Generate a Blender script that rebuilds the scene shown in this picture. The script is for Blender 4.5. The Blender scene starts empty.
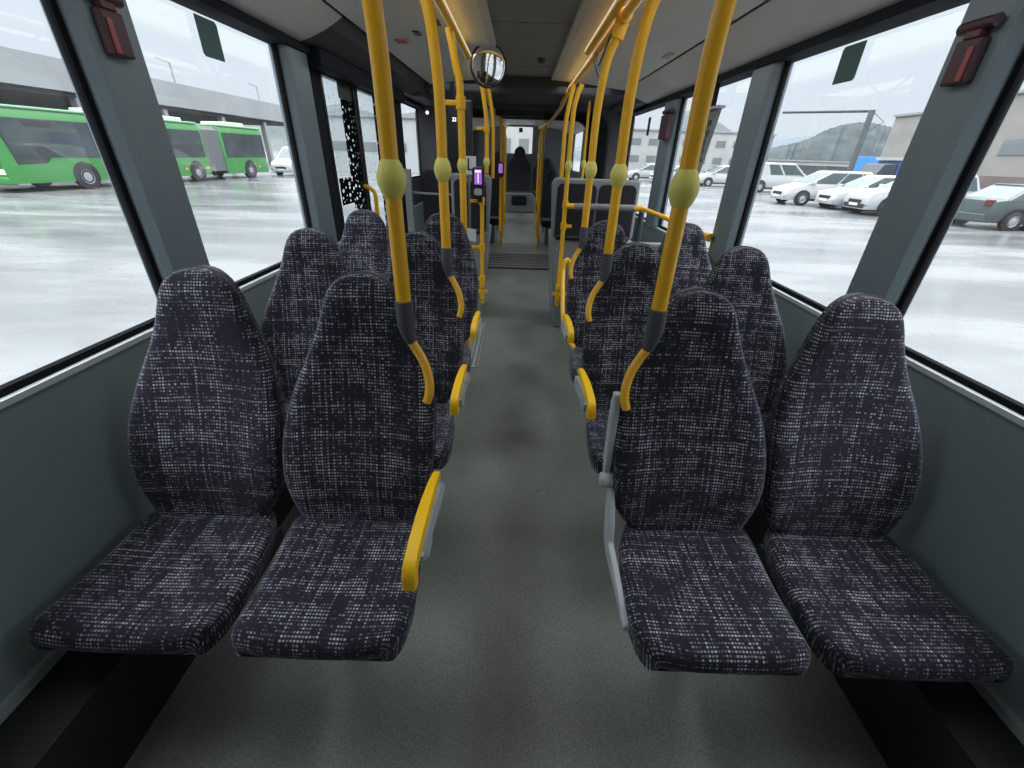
import bpy, bmesh, math, random
from mathutils import Vector, Matrix
random.seed(7)
S = bpy.context.scene
COL = S.collection
PI = math.pi

# ------------------------------------------------------------------ helpers
class MB:
    """collects faces of one mesh"""
    def __init__(s): s.v = []; s.f = []; s.uv = {}
    def add(s, vs, fs):
        b = len(s.v); s.v += [tuple(p) for p in vs]; s.f += [tuple(i + b for i in f) for f in fs]; return b
    def box(s, x0, x1, y0, y1, z0, z1):
        s.add([(x0,y0,z0),(x1,y0,z0),(x1,y1,z0),(x0,y1,z0),(x0,y0,z1),(x1,y0,z1),(x1,y1,z1),(x0,y1,z1)],
              [(0,3,2,1),(4,5,6,7),(0,1,5,4),(1,2,6,5),(2,3,7,6),(3,0,4,7)]); return s
    def loft(s, rings, cap=True, closed=True):
        n = len(rings[0]); b = len(s.v)
        for r in rings: s.v += [tuple(p) for p in r]
        for i in range(len(rings)-1):
            for j in range(n if closed else n-1):
                k = (j+1) % n
                s.f.append((b+i*n+j, b+i*n+k, b+(i+1)*n+k, b+(i+1)*n+j))
        if cap:
            s.f.append(tuple(b+j for j in range(n))[::-1]); s.f.append(tuple(b+(len(rings)-1)*n+j for j in range(n)))
        return s
    def tube(s, pts, r, n=14, cap=True):
        pts = [Vector(p) for p in pts]
        rs = r if isinstance(r, (list, tuple)) else [r]*len(pts)
        rings = []; ref = None
        for i, p in enumerate(pts):
            d = (pts[min(i+1, len(pts)-1)] - pts[max(i-1, 0)]).normalized()
            if ref is None: ref = d.orthogonal().normalized()
            a = (ref - d*ref.dot(d)).normalized(); ref = a; c = d.cross(a)
            rings.append([p + (a*math.cos(2*PI*k/n) + c*math.sin(2*PI*k/n))*rs[i] for k in range(n)])
        return s.loft(rings, cap)
    def lathe(s, c, prof, axis='z', n=20):
        """prof: (radius, offset along axis)"""
        rings = []
        for r, h in prof:
            ring = []
            for k in range(n):
                a, b = r*math.cos(2*PI*k/n), r*math.sin(2*PI*k/n)
                ring.append({'z': (c[0]+a, c[1]+b, c[2]+h), 'x': (c[0]+h, c[1]+a, c[2]+b), 'y': (c[0]+b, c[1]+h, c[2]+a)}[axis])
            rings.append(ring)
        return s.loft(rings)
    def prism(s, poly, a0, a1, axis='x'):
        """polygon extruded along axis; poly in the other two axes in xyz order"""
        def P(p, h): return {'x': (h, p[0], p[1]), 'y': (p[0], h, p[1]), 'z': (p[0], p[1], h)}[axis]
        return s.loft([[P(p, a0) for p in poly], [P(p, a1) for p in poly]])

WL = {}   # world location of every root
def tag(o, label=None, cat=None, group=None, kind=None):
    if label: o['label'] = label
    if cat: o['category'] = cat
    if group: o['group'] = group
    if kind: o['kind'] = kind
    return o
def thing(name, loc, label, cat, group=None, rotz=0):
    o = bpy.data.objects.new(name, None); COL.objects.link(o)
    o.location = loc; o.rotation_euler.z = rotz; o.empty_display_size = .1
    WL[o.name] = Vector(loc)
    return tag(o, label, cat, group)
def obj(name, m, mat, parent=None, world=True, bevel=0, seg=2, smooth=40, sub=0, uv=None):
    me = bpy.data.meshes.new(name)
    if parent is not None: off = WL[parent.name] if world else Vector((0,0,0))
    else:
        xs = [p[0] for p in m.v]; ys = [p[1] for p in m.v]; zs = [p[2] for p in m.v]
        off = Vector(((min(xs)+max(xs))/2, (min(ys)+max(ys))/2, min(zs)))
    me.from_pydata([tuple(Vector(p)-off) for p in m.v], [], m.f)
    bm = bmesh.new(); bm.from_mesh(me)
    bmesh.ops.recalc_face_normals(bm, faces=bm.faces); bm.to_mesh(me); bm.free()
    if uv is not None:
        l = me.uv_layers.new(name='UVMap')
        for lp in me.loops: l.data[lp.index].uv = uv[lp.vertex_index]
    if smooth:
        for p in me.polygons: p.use_smooth = True
        me.set_sharp_from_angle(angle=math.radians(smooth))
    me.materials.append(mat)
    o = bpy.data.objects.new(name, me); COL.objects.link(o)
    if parent is not None: o.parent = parent; WL[o.name] = WL[parent.name]
    else: o.location = off; WL[o.name] = off
    if bevel:
        b = o.modifiers.new('b', 'BEVEL'); b.width = bevel; b.segments = seg; b.limit_method = 'ANGLE'; b.angle_limit = math.radians(35)
    if sub:
        q = o.modifiers.new('s', 'SUBSURF'); q.levels = sub; q.render_levels = sub
    return o
def struct(name, m, mat, parent=None, **k):
    o = obj(name, m, mat, parent, **k)
    if parent is None: o['kind'] = 'structure'
    return o
def copy_tree(o, parent=None):
    c = o.copy(); COL.objects.link(c)
    if parent is not None: c.parent = parent
    for ch in list(o.children): copy_tree(ch, c)
    return c
def smoothpath(pts, n=6):
    """Catmull-Rom through pts"""
    P = [Vector(p) for p in pts]; P = [P[0]*2-P[1]] + P + [P[-1]*2-P[-2]]; out = []
    for i in range(1, len(P)-2):
        for k in range(n):
            t = k/n; a, b, c, d = P[i-1:i+3]
            out.append(.5*((2*b)+(c-a)*t+(2*a-5*b+4*c-d)*t*t+(3*b-a-3*c+d)*t**3))
    return out + [P[-2]]
def interp(tab, x):
    if x <= tab[0][0]: return tab[0][1]
    for i in range(len(tab)-1):
        a, b = tab[i], tab[i+1]
        if x <= b[0]:
            def sl(j):
                lo, hi = tab[max(j-1,0)], tab[min(j+1,len(tab)-1)]; return (hi[1]-lo[1])/(hi[0]-lo[0])
            h = b[0]-a[0]; t = (x-a[0])/h
            return ((2*t**3-3*t*t+1)*a[1] + (t**3-2*t*t+t)*h*sl(i) + (-2*t**3+3*t*t)*b[1] + (t**3-t*t)*h*sl(i+1))
    return tab[-1][1]

# ------------------------------------------------------------------ materials
def mat(name, col, rough=.5, metal=0, spec=.5, noise=None, bump=None, emis=None):
    """noise=(scale, amount): tone variation, bump=(scale, strength)"""
    m = bpy.data.materials.new(name); m.use_nodes = True
    nt = m.node_tree; b = nt.nodes['Principled BSDF']
    b.inputs['Base Color'].default_value = (*col, 1); b.inputs['Roughness'].default_value = rough
    b.inputs['Metallic'].default_value = metal; b.inputs['Specular IOR Level'].default_value = spec
    tc = nt.nodes.new('ShaderNodeTexCoord')
    if noise:
        n = nt.nodes.new('ShaderNodeTexNoise'); n.inputs['Scale'].default_value = noise[0]; n.inputs['Detail'].default_value = 5
        r = nt.nodes.new('ShaderNodeMapRange'); r.inputs['From Min'].default_value = .3; r.inputs['From Max'].default_value = .7
        r.inputs['To Min'].default_value = 1-noise[1]; r.inputs['To Max'].default_value = 1+noise[1]
        x = nt.nodes.new('ShaderNodeVectorMath'); x.operation = 'SCALE'; x.inputs[0].default_value = col
        nt.links.new(tc.outputs['Object'], n.inputs['Vector']); nt.links.new(n.outputs['Fac'], r.inputs['Value'])
        nt.links.new(r.outputs['Result'], x.inputs['Scale']); nt.links.new(x.outputs['Vector'], b.inputs['Base Color'])
    if bump:
        n = nt.nodes.new('ShaderNodeTexNoise'); n.inputs['Scale'].default_value = bump[0]; n.inputs['Detail'].default_value = 3
        u = nt.nodes.new('ShaderNodeBump'); u.inputs['Strength'].default_value = bump[1]; u.inputs['Distance'].default_value = .01
        nt.links.new(tc.outputs['Object'], n.inputs['Vector']); nt.links.new(n.outputs['Fac'], u.inputs['Height']); nt.links.new(u.outputs['Normal'], b.inputs['Normal'])
    if emis:
        b.inputs['Emission Color'].default_value = (*emis[0], 1); b.inputs['Emission Strength'].default_value = emis[1]
    return m
def N(nt, t, **k):
    n = nt.nodes.new(t)
    for a, v in k.items(): setattr(n, a, v)
    return n
def mth(nt, op, a, b=None, c=None):
    n = nt.nodes.new('ShaderNodeMath'); n.operation = op
    for i, v in enumerate((a, b, c)):
        if v is None: continue
        if isinstance(v, (int, float)): n.inputs[i].default_value = v
        else: nt.links.new(v, n.inputs[i])
    return n.outputs[0]
def mixc(nt, fac, a, b):
    n = nt.nodes.new('ShaderNodeMix'); n.data_type = 'RGBA'
    if isinstance(fac, (int, float)): n.inputs[0].default_value = fac
    else: nt.links.new(fac, n.inputs[0])
    for i, v in ((6, a), (7, b)):
        if isinstance(v, tuple): n.inputs[i].default_value = (*v, 1)
        else: nt.links.new(v, n.inputs[i])
    return n.outputs[2]

def fabric_material():
    m = bpy.data.materials.new('woven_seat_fabric'); m.use_nodes = True
    nt = m.node_tree; b = nt.nodes['Principled BSDF']; L = nt.links
    uv = N(nt, 'ShaderNodeUVMap'); uv.uv_map = 'UVMap'
    oi = N(nt, 'ShaderNodeObjectInfo')
    # gentle waviness of the weave
    wn = N(nt, 'ShaderNodeTexNoise'); wn.inputs['Scale'].default_value = 9; L.new(uv.outputs[0], wn.inputs['Vector'])
    ws = N(nt, 'ShaderNodeVectorMath', operation='MULTIPLY_ADD'); L.new(wn.outputs['Color'], ws.inputs[0]); ws.inputs[1].default_value = (.012,.012,0); L.new(uv.outputs[0], ws.inputs[2])
    sc = N(nt, 'ShaderNodeVectorMath', operation='MULTIPLY'); L.new(ws.outputs[0], sc.inputs[0]); sc.inputs[1].default_value = (118, 104, 1)
    off = N(nt, 'ShaderNodeVectorMath', operation='ADD'); L.new(sc.outputs[0], off.inputs[0])
    ov = N(nt, 'ShaderNodeCombineXYZ'); L.new(mth(nt, 'MULTIPLY', oi.outputs['Random'], 317), ov.inputs[0]); L.new(mth(nt, 'MULTIPLY', oi.outputs['Random'], 171), ov.inputs[1]); L.new(ov.outputs[0], off.inputs[1])
    sp = N(nt, 'ShaderNodeSeparateXYZ'); L.new(off.outputs[0], sp.inputs[0])
    fl = N(nt, 'ShaderNodeVectorMath', operation='FLOOR'); L.new(off.outputs[0], fl.inputs[0])
    fs = N(nt, 'ShaderNodeSeparateXYZ'); L.new(fl.outputs[0], fs.inputs[0])
    def wh(x, y):
        w = N(nt, 'ShaderNodeTexWhiteNoise'); w.noise_dimensions = '2D'
        c = N(nt, 'ShaderNodeCombineXYZ')
        for i, q in enumerate((x, y)):
            if isinstance(q, (int, float)): c.inputs[i].default_value = q
            else: L.new(q, c.inputs[i])
        L.new(c.outputs[0], w.inputs['Vector']); return w.outputs['Value']
    cell = wh(fs.outputs[0], fs.outputs[1]); colr = wh(fs.outputs[0], 3.5); row = wh(7.5, fs.outputs[1])
    lf = N(nt, 'ShaderNodeTexNoise'); lf.inputs['Scale'].default_value = 13; lf.inputs['Detail'].default_value = 1; L.new(uv.outputs[0], lf.inputs['Vector'])
    fx = mth(nt, 'FRACT', sp.outputs[0]); fy = mth(nt, 'FRACT', sp.outputs[1])
    dx = mth(nt, 'ABSOLUTE', mth(nt, 'SUBTRACT', fx, .5)); dy = mth(nt, 'ABSOLUTE', mth(nt, 'SUBTRACT', fy, .5))
    dots = mth(nt, 'MULTIPLY', mth(nt, 'LESS_THAN', dx, .32), mth(nt, 'LESS_THAN', dy, .25))
    sc1 = mth(nt, 'ADD', mth(nt, 'MULTIPLY', cell, .50), mth(nt, 'ADD', mth(nt, 'MULTIPLY', colr, .42), mth(nt, 'MULTIPLY', row, .36)))
    sc2 = mth(nt, 'ADD', sc1, mth(nt, 'MULTIPLY', mth(nt, 'SUBTRACT', lf.outputs['Fac'], .5), 1.1))
    mr = N(nt, 'ShaderNodeMapRange'); L.new(sc2, mr.inputs['Value']); mr.inputs['From Min'].default_value = .45; mr.inputs['From Max'].default_value = 1.25
    k = mth(nt, 'MULTIPLY', dots, mr.outputs['Result'])
    base = mixc(nt, lf.outputs['Fac'], (.010,.010,.018), (.021,.020,.031))
    c = mixc(nt, mth(nt, 'POWER', k, 1.25), base, (.53,.53,.585))
    L.new(c, b.inputs['Base Color'])
    b.inputs['Roughness'].default_value = .9; b.inputs['Specular IOR Level'].default_value = .2
    b.inputs['Sheen Weight'].default_value = .35; b.inputs['Sheen Roughness'].default_value = .4
    b.inputs['Sheen Tint'].default_value = (.75,.75,.9,1)
    bu = N(nt, 'ShaderNodeBump'); bu.inputs['Strength'].default_value = .25; bu.inputs['Distance'].default_value = .004; L.new(dots, bu.inputs['Height']); L.new(bu.outputs[0], b.inputs['Normal'])
    return m

def glass_material(name, tint=(.97,.985,.985), haze=.03, frit=None, drops=0):
    m = bpy.data.materials.new(name); m.use_nodes = True
    nt = m.node_tree; nt.nodes.clear(); L = nt.links
    out = N(nt, 'ShaderNodeOutputMaterial'); tr = N(nt, 'ShaderNodeBsdfTransparent'); tr.inputs[0].default_value = (*tint, 1)
    gl = N(nt, 'ShaderNodeBsdfGlossy'); gl.inputs['Roughness'].default_value = .02
    fr = N(nt, 'ShaderNodeFresnel'); fr.inputs['IOR'].default_value = 1.45
    mx = N(nt, 'ShaderNodeMixShader'); L.new(mth(nt, 'MULTIPLY', fr.outputs[0], .09), mx.inputs[0]); L.new(tr.outputs[0], mx.inputs[1]); L.new(gl.outputs[0], mx.inputs[2])
    last = mx
    tc = N(nt, 'ShaderNodeTexCoord')
    if haze:
        df = N(nt, 'ShaderNodeBsdfTranslucent'); df.inputs[0].default_value = (.8,.82,.84,1)
        n = N(nt, 'ShaderNodeTexNoise'); n.inputs['Scale'].default_value = 3; n.inputs['Detail'].default_value = 6; L.new(tc.outputs['Object'], n.inputs['Vector'])
        m2 = N(nt, 'ShaderNodeMixShader'); L.new(mth(nt, 'MULTIPLY', n.outputs['Fac'], haze*2), m2.inputs[0]); L.new(last.outputs[0], m2.inputs[1]); L.new(df.outputs[0], m2.inputs[2]); last = m2
    if drops:
        v = N(nt, 'ShaderNodeTexVoronoi'); v.inputs['Scale'].default_value = 42; L.new(tc.outputs['Object'], v.inputs['Vector'])
        w = N(nt, 'ShaderNodeTexWhiteNoise'); L.new(v.outputs['Position'], w.inputs['Vector'])
        k = mth(nt, 'MULTIPLY', mth(nt, 'LESS_THAN', v.outputs['Distance'], .24), mth(nt, 'LESS_THAN', w.outputs['Value'], drops))
        d = N(nt, 'ShaderNodeBsdfTransparent'); d.inputs[0].default_value = (.45,.48,.5,1)
        m2 = N(nt, 'ShaderNodeMixShader'); L.new(k, m2.inputs[0]); L.new(last.outputs[0], m2.inputs[1]); L.new(d.outputs[0], m2.inputs[2]); last = m2
    L.new(last.outputs[0], out.inputs[0])
    return m

def frit_material():
    """black ceramic print with clear dots"""
    m = bpy.data.materials.new('dotted_black_print'); m.use_nodes = True
    nt = m.node_tree; nt.nodes.clear(); L = nt.links
    out = N(nt, 'ShaderNodeOutputMaterial'); tr = N(nt, 'ShaderNodeBsdfTransparent')
    df = N(nt, 'ShaderNodeBsdfDiffuse'); df.inputs[0].default_value = (.008,.009,.011,1)
    tc = N(nt, 'ShaderNodeTexCoord'); v = N(nt, 'ShaderNodeTexVoronoi'); v.voronoi_dimensions = '2D'; v.inputs['Scale'].default_value = 26; v.inputs['Randomness'].default_value = .75
    sx = N(nt, 'ShaderNodeSeparateXYZ'); L.new(tc.outputs['Object'], sx.inputs[0]); cx_ = N(nt, 'ShaderNodeCombineXYZ'); L.new(mth(nt, 'MULTIPLY', sx.outputs[1], .55), cx_.inputs[0]); L.new(sx.outputs[2], cx_.inputs[1]); L.new(cx_.outputs[0], v.inputs['Vector'])
    w = N(nt, 'ShaderNodeTexWhiteNoise'); L.new(v.outputs['Position'], w.inputs['Vector'])
    k = mth(nt, 'LESS_THAN', v.outputs['Distance'], mth(nt, 'MULTIPLY_ADD', w.outputs['Value'], .22, .10))
    mx = N(nt, 'ShaderNodeMixShader'); L.new(k, mx.inputs[0]); L.new(df.outputs[0], mx.inputs[1]); L.new(tr.outputs[0], mx.inputs[2]); L.new(mx.outputs[0], out.inputs[0])
    return m

def floor_material():
    m = bpy.data.materials.new('speckled_vinyl_floor'); m.use_nodes = True
    nt = m.node_tree; b = nt.nodes['Principled BSDF']; L = nt.links
    tc = N(nt, 'ShaderNodeTexCoord')
    n1 = N(nt, 'ShaderNodeTexNoise'); n1.inputs['Scale'].default_value = 2.2; n1.inputs['Detail'].default_value = 6; L.new(tc.outputs['Object'], n1.inputs['Vector'])
    n2 = N(nt, 'ShaderNodeTexNoise'); n2.inputs['Scale'].default_value = 170; n2.inputs['Detail'].default_value = 2; L.new(tc.outputs['Object'], n2.inputs['Vector'])
    c1 = mixc(nt, n1.outputs['Fac'], (.115,.127,.110), (.24,.258,.23))
    r = N(nt, 'ShaderNodeMapRange'); r.inputs['From Min'].default_value = .3; r.inputs['From Max'].default_value = .7; r.inputs['To Min'].default_value = .72; r.inputs['To Max'].default_value = 1.28; L.new(n2.outputs['Fac'], r.inputs['Value'])
    x = N(nt, 'ShaderNodeVectorMath', operation='SCALE'); 
    # trodden-in dirt down the middle of the aisle, in irregular patches
    so = N(nt, 'ShaderNodeSeparateXYZ'); L.new(tc.outputs['Object'], so.inputs[0])
    n3 = N(nt, 'ShaderNodeTexNoise'); n3.inputs['Scale'].default_value = 1.7; n3.inputs['Detail'].default_value = 4; L.new(tc.outputs['Object'], n3.inputs['Vector'])
    g_ = mth(nt, 'EXPONENT', mth(nt, 'MULTIPLY', mth(nt, 'POWER', mth(nt, 'ABSOLUTE', mth(nt, 'DIVIDE', so.outputs[0], .20)), 2), -1))
    ns = N(nt, 'ShaderNodeMapRange'); ns.inputs['From Min'].default_value = .40; ns.inputs['From Max'].default_value = .62; L.new(n3.outputs['Fac'], ns.inputs['Value'])
    st = mth(nt, 'MULTIPLY_ADD', mth(nt, 'MULTIPLY', g_, ns.outputs[0]), -.42, 1)
    L.new(c1, x.inputs[0]); L.new(mth(nt, 'MULTIPLY', r.outputs[0], st), x.inputs['Scale']); L.new(x.outputs[0], b.inputs['Base Color'])
    v = N(nt, 'ShaderNodeTexNoise'); v.inputs['Scale'].default_value = 5; L.new(tc.outputs['Object'], v.inputs['Vector'])
    L.new(mth(nt, 'MULTIPLY_ADD', v.outputs['Fac'], .3, .20), b.inputs['Roughness'])
    bu = N(nt, 'ShaderNodeBump'); bu.inputs['Strength'].default_value = .15; bu.inputs['Distance'].default_value = .002; L.new(n2.outputs['Fac'], bu.inputs['Height']); L.new(bu.outputs[0], b.inputs['Normal'])
    return m

def asphalt_material():
    m = bpy.data.materials.new('wet_asphalt'); m.use_nodes = True
    nt = m.node_tree; b = nt.nodes['Principled BSDF']; L = nt.links
    tc = N(nt, 'ShaderNodeTexCoord')
    mp = N(nt, 'ShaderNodeMapping'); mp.inputs['Scale'].default_value = (.16,.55,1); mp.inputs['Rotation'].default_value = (0,0,.25); L.new(tc.outputs['Object'], mp.inputs[0])
    n1 = N(nt, 'ShaderNodeTexNoise'); n1.inputs['Scale'].default_value = 1.0; n1.inputs['Detail'].default_value = 6; n1.inputs['Roughness'].default_value = .6; L.new(mp.outputs[0], n1.inputs['Vector'])
    r = N(nt, 'ShaderNodeMapRange'); r.inputs['From Min'].default_value = .38; r.inputs['From Max'].default_value = .62; L.new(n1.outputs['Fac'], r.inputs['Value'])
    L.new(mixc(nt, r.outputs[0], (.105,.108,.11), (.155,.158,.162)), b.inputs['Base Color'])
    L.new(mth(nt, 'MULTIPLY_ADD', r.outputs[0], .16, .16), b.inputs['Roughness'])
    b.inputs['Specular IOR Level'].default_value = .55
    n2 = N(nt, 'ShaderNodeTexNoise'); n2.inputs['Scale'].default_value = 6; n2.inputs['Detail'].default_value = 4; L.new(tc.outputs['Object'], n2.inputs['Vector'])
    bu = N(nt, 'ShaderNodeBump'); bu.inputs['Strength'].default_value = .12; bu.inputs['Distance'].default_value = .02; L.new(n2.outputs['Fac'], bu.inputs['Height']); L.new(bu.outputs[0], b.inputs['Normal'])
    return m

FAB = fabric_material()
PIP = mat('seat_piping', (.035,.035,.045), .8)
SHELL = mat('seat_shell', (.03,.031,.035), .55)
YEL = mat('yellow_pole', (.90,.47,.014), .33, noise=(14,.05))
YELA = mat('yellow_plastic', (.90,.52,.008), .38)
KNOB = mat('pale_yellow_knob', (.80,.72,.17), .45)
HOOK = mat('orange_yellow_plastic', (.82,.43,.03), .4)
SLV = mat('grey_sleeve', (.075,.08,.09), .5)
ARMG = mat('grey_arm_plastic', (.38,.41,.425), .45)
FLOOR = floor_material()
WALL = mat('slate_wall_panel', (.205,.25,.258), .55, noise=(3,.06), bump=(220,.06))
PILL = mat('slate_pillar_cover', (.17,.215,.245), .42, noise=(4,.04))
DARK = mat('dark_frame', (.014,.017,.022), .8, spec=.12)
GASK = mat('black_rubber', (.008,.009,.011), .9, spec=.08)
SILL = mat('pale_sill_trim', (.52,.56,.57), .45)
CEIL = mat('grey_ceiling_panel', (.58,.58,.56), .55, noise=(3,.04))
CEILC = mat('dark_ceiling_panel', (.19,.19,.18), .6, noise=(5,.08))
COVE = mat('cove_cover', (.56,.54,.53), .5, noise=(3,.04))
CHAR = mat('charcoal_plastic', (.035,.037,.042), .6, noise=(6,.1))
BELL = mat('bellows_cloth', (.045,.046,.05), .8)
PANEL = mat('grey_seat_panel', (.22,.232,.238), .5, noise=(6,.06))
FRAMEG = mat('light_grey_frame', (.25,.26,.265), .45)
PAD = mat('black_pad_fabric', (.014,.014,.02), .85, noise=(160,.4))
METAL = mat('aluminium_trim', (.6,.61,.6), .35, metal=.7)
BLACK = mat('black_plastic', (.010,.010,.012), .4)
MIRR = mat('mirror_glass', (.9,.9,.9), .03, metal=1)
WHITE = mat('white_sign', (.75,.76,.76), .5)
RED = mat('red_holder', (.055,.018,.026), .5)
REDS = mat('red_strip', (.32,.06,.07), .5)
GREENST = mat('dark_green_sticker', (.016,.09,.082), .5)
SCREEN = mat('violet_screen', (.25,.05,.4), .3, emis=((.42,.18,.70), .30))
SCREENW = mat('white_screen_text', (.8,.8,.8), .3, emis=((.95,.85,1), .38))
GREYSC = mat('grey_reader_pad', (.45,.48,.52), .4)
DUCT = mat('black_convector', (.006,.006,.007), .6)
STICKR = mat('red_sticker', (.4,.03,.03), .5); STICKG = mat('green_sticker', (.04,.14,.05), .5)
GLASS = glass_material('window_glass', haze=.008)
GLASSD = glass_material('door_glass', (.80,.84,.84), .05, drops=.22)
FRIT = frit_material()
ASPH = asphalt_material()

# ------------------------------------------------------------------ camera
cam = bpy.data.cameras.new('camera'); co = bpy.data.objects.new('camera', cam); COL.objects.link(co)
cam.sensor_fit = 'HORIZONTAL'; cam.sensor_width = 36; cam.lens = 36*415/1024; cam.clip_start = .02; cam.clip_end = 2000
co.matrix_world = Matrix.Translation((-.0421, 0, 1.5)) @ Matrix.Rotation(.001,4,'Z') @ Matrix.Rotation(PI/2-.5032,4,'X') @ Matrix.Rotation(.0336,4,'Z')
S.camera = co

# ------------------------------------------------------------------ overcast sky
w = bpy.data.worlds.new('overcast'); S.world = w; w.use_nodes = True
nt = w.node_tree; bg = nt.nodes['Background']
tc = N(nt, 'ShaderNodeTexCoord'); sp = N(nt, 'ShaderNodeSeparateXYZ'); nt.links.new(tc.outputs['Generated'], sp.inputs[0])
rp = N(nt, 'ShaderNodeValToRGB'); nt.links.new(sp.outputs[2], rp.inputs[0])
e = rp.color_ramp.elements
e[0].position = 0; e[0].color = (.355,.385,.42,1)
e[1].position = .12; e[1].color = (.36,.395,.44,1)
for p, c in ((.30,(.41,.45,.50,1)), (.45,(1.3,1.36,1.45,1)), (.70,(2.9,3.0,3.15,1)), (1,(3.4,3.5,3.6,1))):
    q = e.new(p); q.color = c
cn = N(nt, 'ShaderNodeTexNoise'); cn.inputs['Scale'].default_value = 2.5; cn.inputs['Detail'].default_value = 4; nt.links.new(tc.outputs['Generated'], cn.inputs['Vector'])
cr = N(nt, 'ShaderNodeMapRange'); cr.inputs['To Min'].default_value = .95; cr.inputs['To Max'].default_value = 1.05; nt.links.new(cn.outputs['Fac'], cr.inputs['Value'])
sv = N(nt, 'ShaderNodeVectorMath', operation='SCALE'); nt.links.new(rp.outputs[0], sv.inputs[0]); nt.links.new(cr.outputs[0], sv.inputs['Scale'])
nt.links.new(sv.outputs[0], bg.inputs[0]); bg.inputs[1].default_value = 1.0

# ------------------------------------------------------------------ bus shell
FILL_W = 7; W = 1.25; ZS, ZT = .953, 1.953; Y0 = -.35; YE = 5.85
struct('floor', MB().box(-1.27, 1.27, Y0, 8.4, -.06, 0), FLOOR, smooth=0)
m = MB().prism([(8.4,-.06),(12.4,-.06),(12.4,.26),(11.2,.26),(8.4,0)], -1.27, 1.27, 'x'); struct('floor_rear', m, FLOOR, smooth=0)
m = MB().box(-.62, .62, 6.38, 7.5, 0, .012)
for i in range(6): m.box(-.60, .60, 6.50+i*.16, 6.56+i*.16, .012, .026)
struct('floor_joint', m, mat('ribbed_joint_plate', (.20,.21,.20), .4, metal=.2, bump=(60,.1)), smooth=0)
m = MB().box(-.63, .63, 6.33, 6.38, 0, .014); struct('trim_1', m, BLACK, smooth=0)

for s, nm in ((-1,'left'), (1,'right')):
    def bx(m, xa, xb, *r): a, b = sorted((s*xa, s*xb)); return m.box(a, b, *r)
    ydoor = (3.02, 4.40)
    segs = [(Y0, 3.0), (4.42, YE)] if s < 0 else [(Y0, YE)]
    m = MB()
    for a, b in segs: m.prism([(s*1.25, ZS-.012), (s*1.31, ZS-.012), (s*1.31, .30), (s*1.245, .30)], a, b, 'y')
    struct('wall_'+nm, m, WALL, smooth=0)
    # skirting strip and the dark convector duct along the foot of the wall
    m = MB()
    for a, b in segs: bx(m, 1.225, 1.30, a, b, .285, .312)
    struct('baseboard_'+nm, m, mat('skirt_trim_'+nm, (.30,.33,.33), .5), smooth=0)
    m = MB()
    for a, b in segs: bx(m, 1.07, 1.30, a, b, 0, .284)
    dm = mat('perforated_duct_'+nm, (.007,.007,.008), .55)
    n_t = dm.node_tree; t2 = N(n_t,'ShaderNodeTexCoord'); ck = N(n_t,'ShaderNodeTexChecker'); ck.inputs['Scale'].default_value = 120
    mp = N(n_t,'ShaderNodeMapping'); mp.inputs['Rotation'].default_value=(0,0,.78); n_t.links.new(t2.outputs['Object'], mp.inputs[0]); n_t.links.new(mp.outputs[0], ck.inputs[0])
    ck.inputs[1].default_value=(.005,.005,.006,1); ck.inputs[2].default_value=(.016,.017,.018,1); n_t.links.new(ck.outputs[0], n_t.nodes['Principled BSDF'].inputs[0])
    struct('trim_duct_'+nm, m, dm, smooth=0)
    # sill ledge
    m = MB()
    for a, b in segs: bx(m, 1.243, 1.31, a, b, ZS-.012, ZS+.004)
    struct('trim_sill_'+nm, m, SILL, smooth=0)
    # header band and cove
    m = MB(); bx(m, 1.20, 1.31, Y0, YE, ZT-.005, 1.985)
    struct('trim_header_'+nm, m, DARK, smooth=0)
    ya = YE
    pr = [(1.205,1.984),(1.15,2.000),(1.06,2.035),(.965,2.088),(.985,2.12),(1.06,2.12),(1.30,2.12),(1.30,1.984)]
    if s > 0: m = MB().prism([(s*a, b) for a, b in pr], Y0, 4.95, 'y')
    else: m = MB().prism([(s*a, b) for a, b in pr], Y0, 2.72, 'y')
    struct('cornice_'+nm, m, COVE, smooth=60)
    # upper ceiling side panel from the slot to the middle panel
    pr = [(.945,2.088),(.60,2.125),(.27,2.15),(.27,2.19),(.95,2.19)]
    struct('ceiling_'+nm, MB().prism([(s*a, b) for a, b in pr], Y0, 4.95, 'y'), CEIL, smooth=30)
    m = MB(); bx(m, .944, .966, Y0, 4.95, 2.10, 2.2); struct('trim_slot_'+nm, m, GASK, smooth=0)
    # strip light-grey edge of the middle panel
    m = MB(); bx(m, .235, .275, Y0, 4.95, 2.148, 2.20); struct('trim_ceiling_'+nm, m, mat('mid_grey_strip_'+nm,(.48,.48,.45),.6), smooth=0)
m = MB().box(-.24, .24, Y0, 4.95, 2.175, 2.2)
for i in range(4): m.box(-.236, .236, .4+i*1.35, .408+i*1.35, 2.171, 2.176)
struct('ceiling', m, CEILC, smooth=0)
struct('roof', MB().box(-1.31, 1.31, Y0, 12.4, 2.2, 2.26), CHAR, smooth=0)

struct('wall_front', MB().box(-1.31,1.31,Y0-.06,Y0,-.06,2.26), mat('pale_bounce_wall',(.55,.56,.56),.6), smooth=0)  # unseen wall added to cut light near camera, pale to bounce some onto poles
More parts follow.
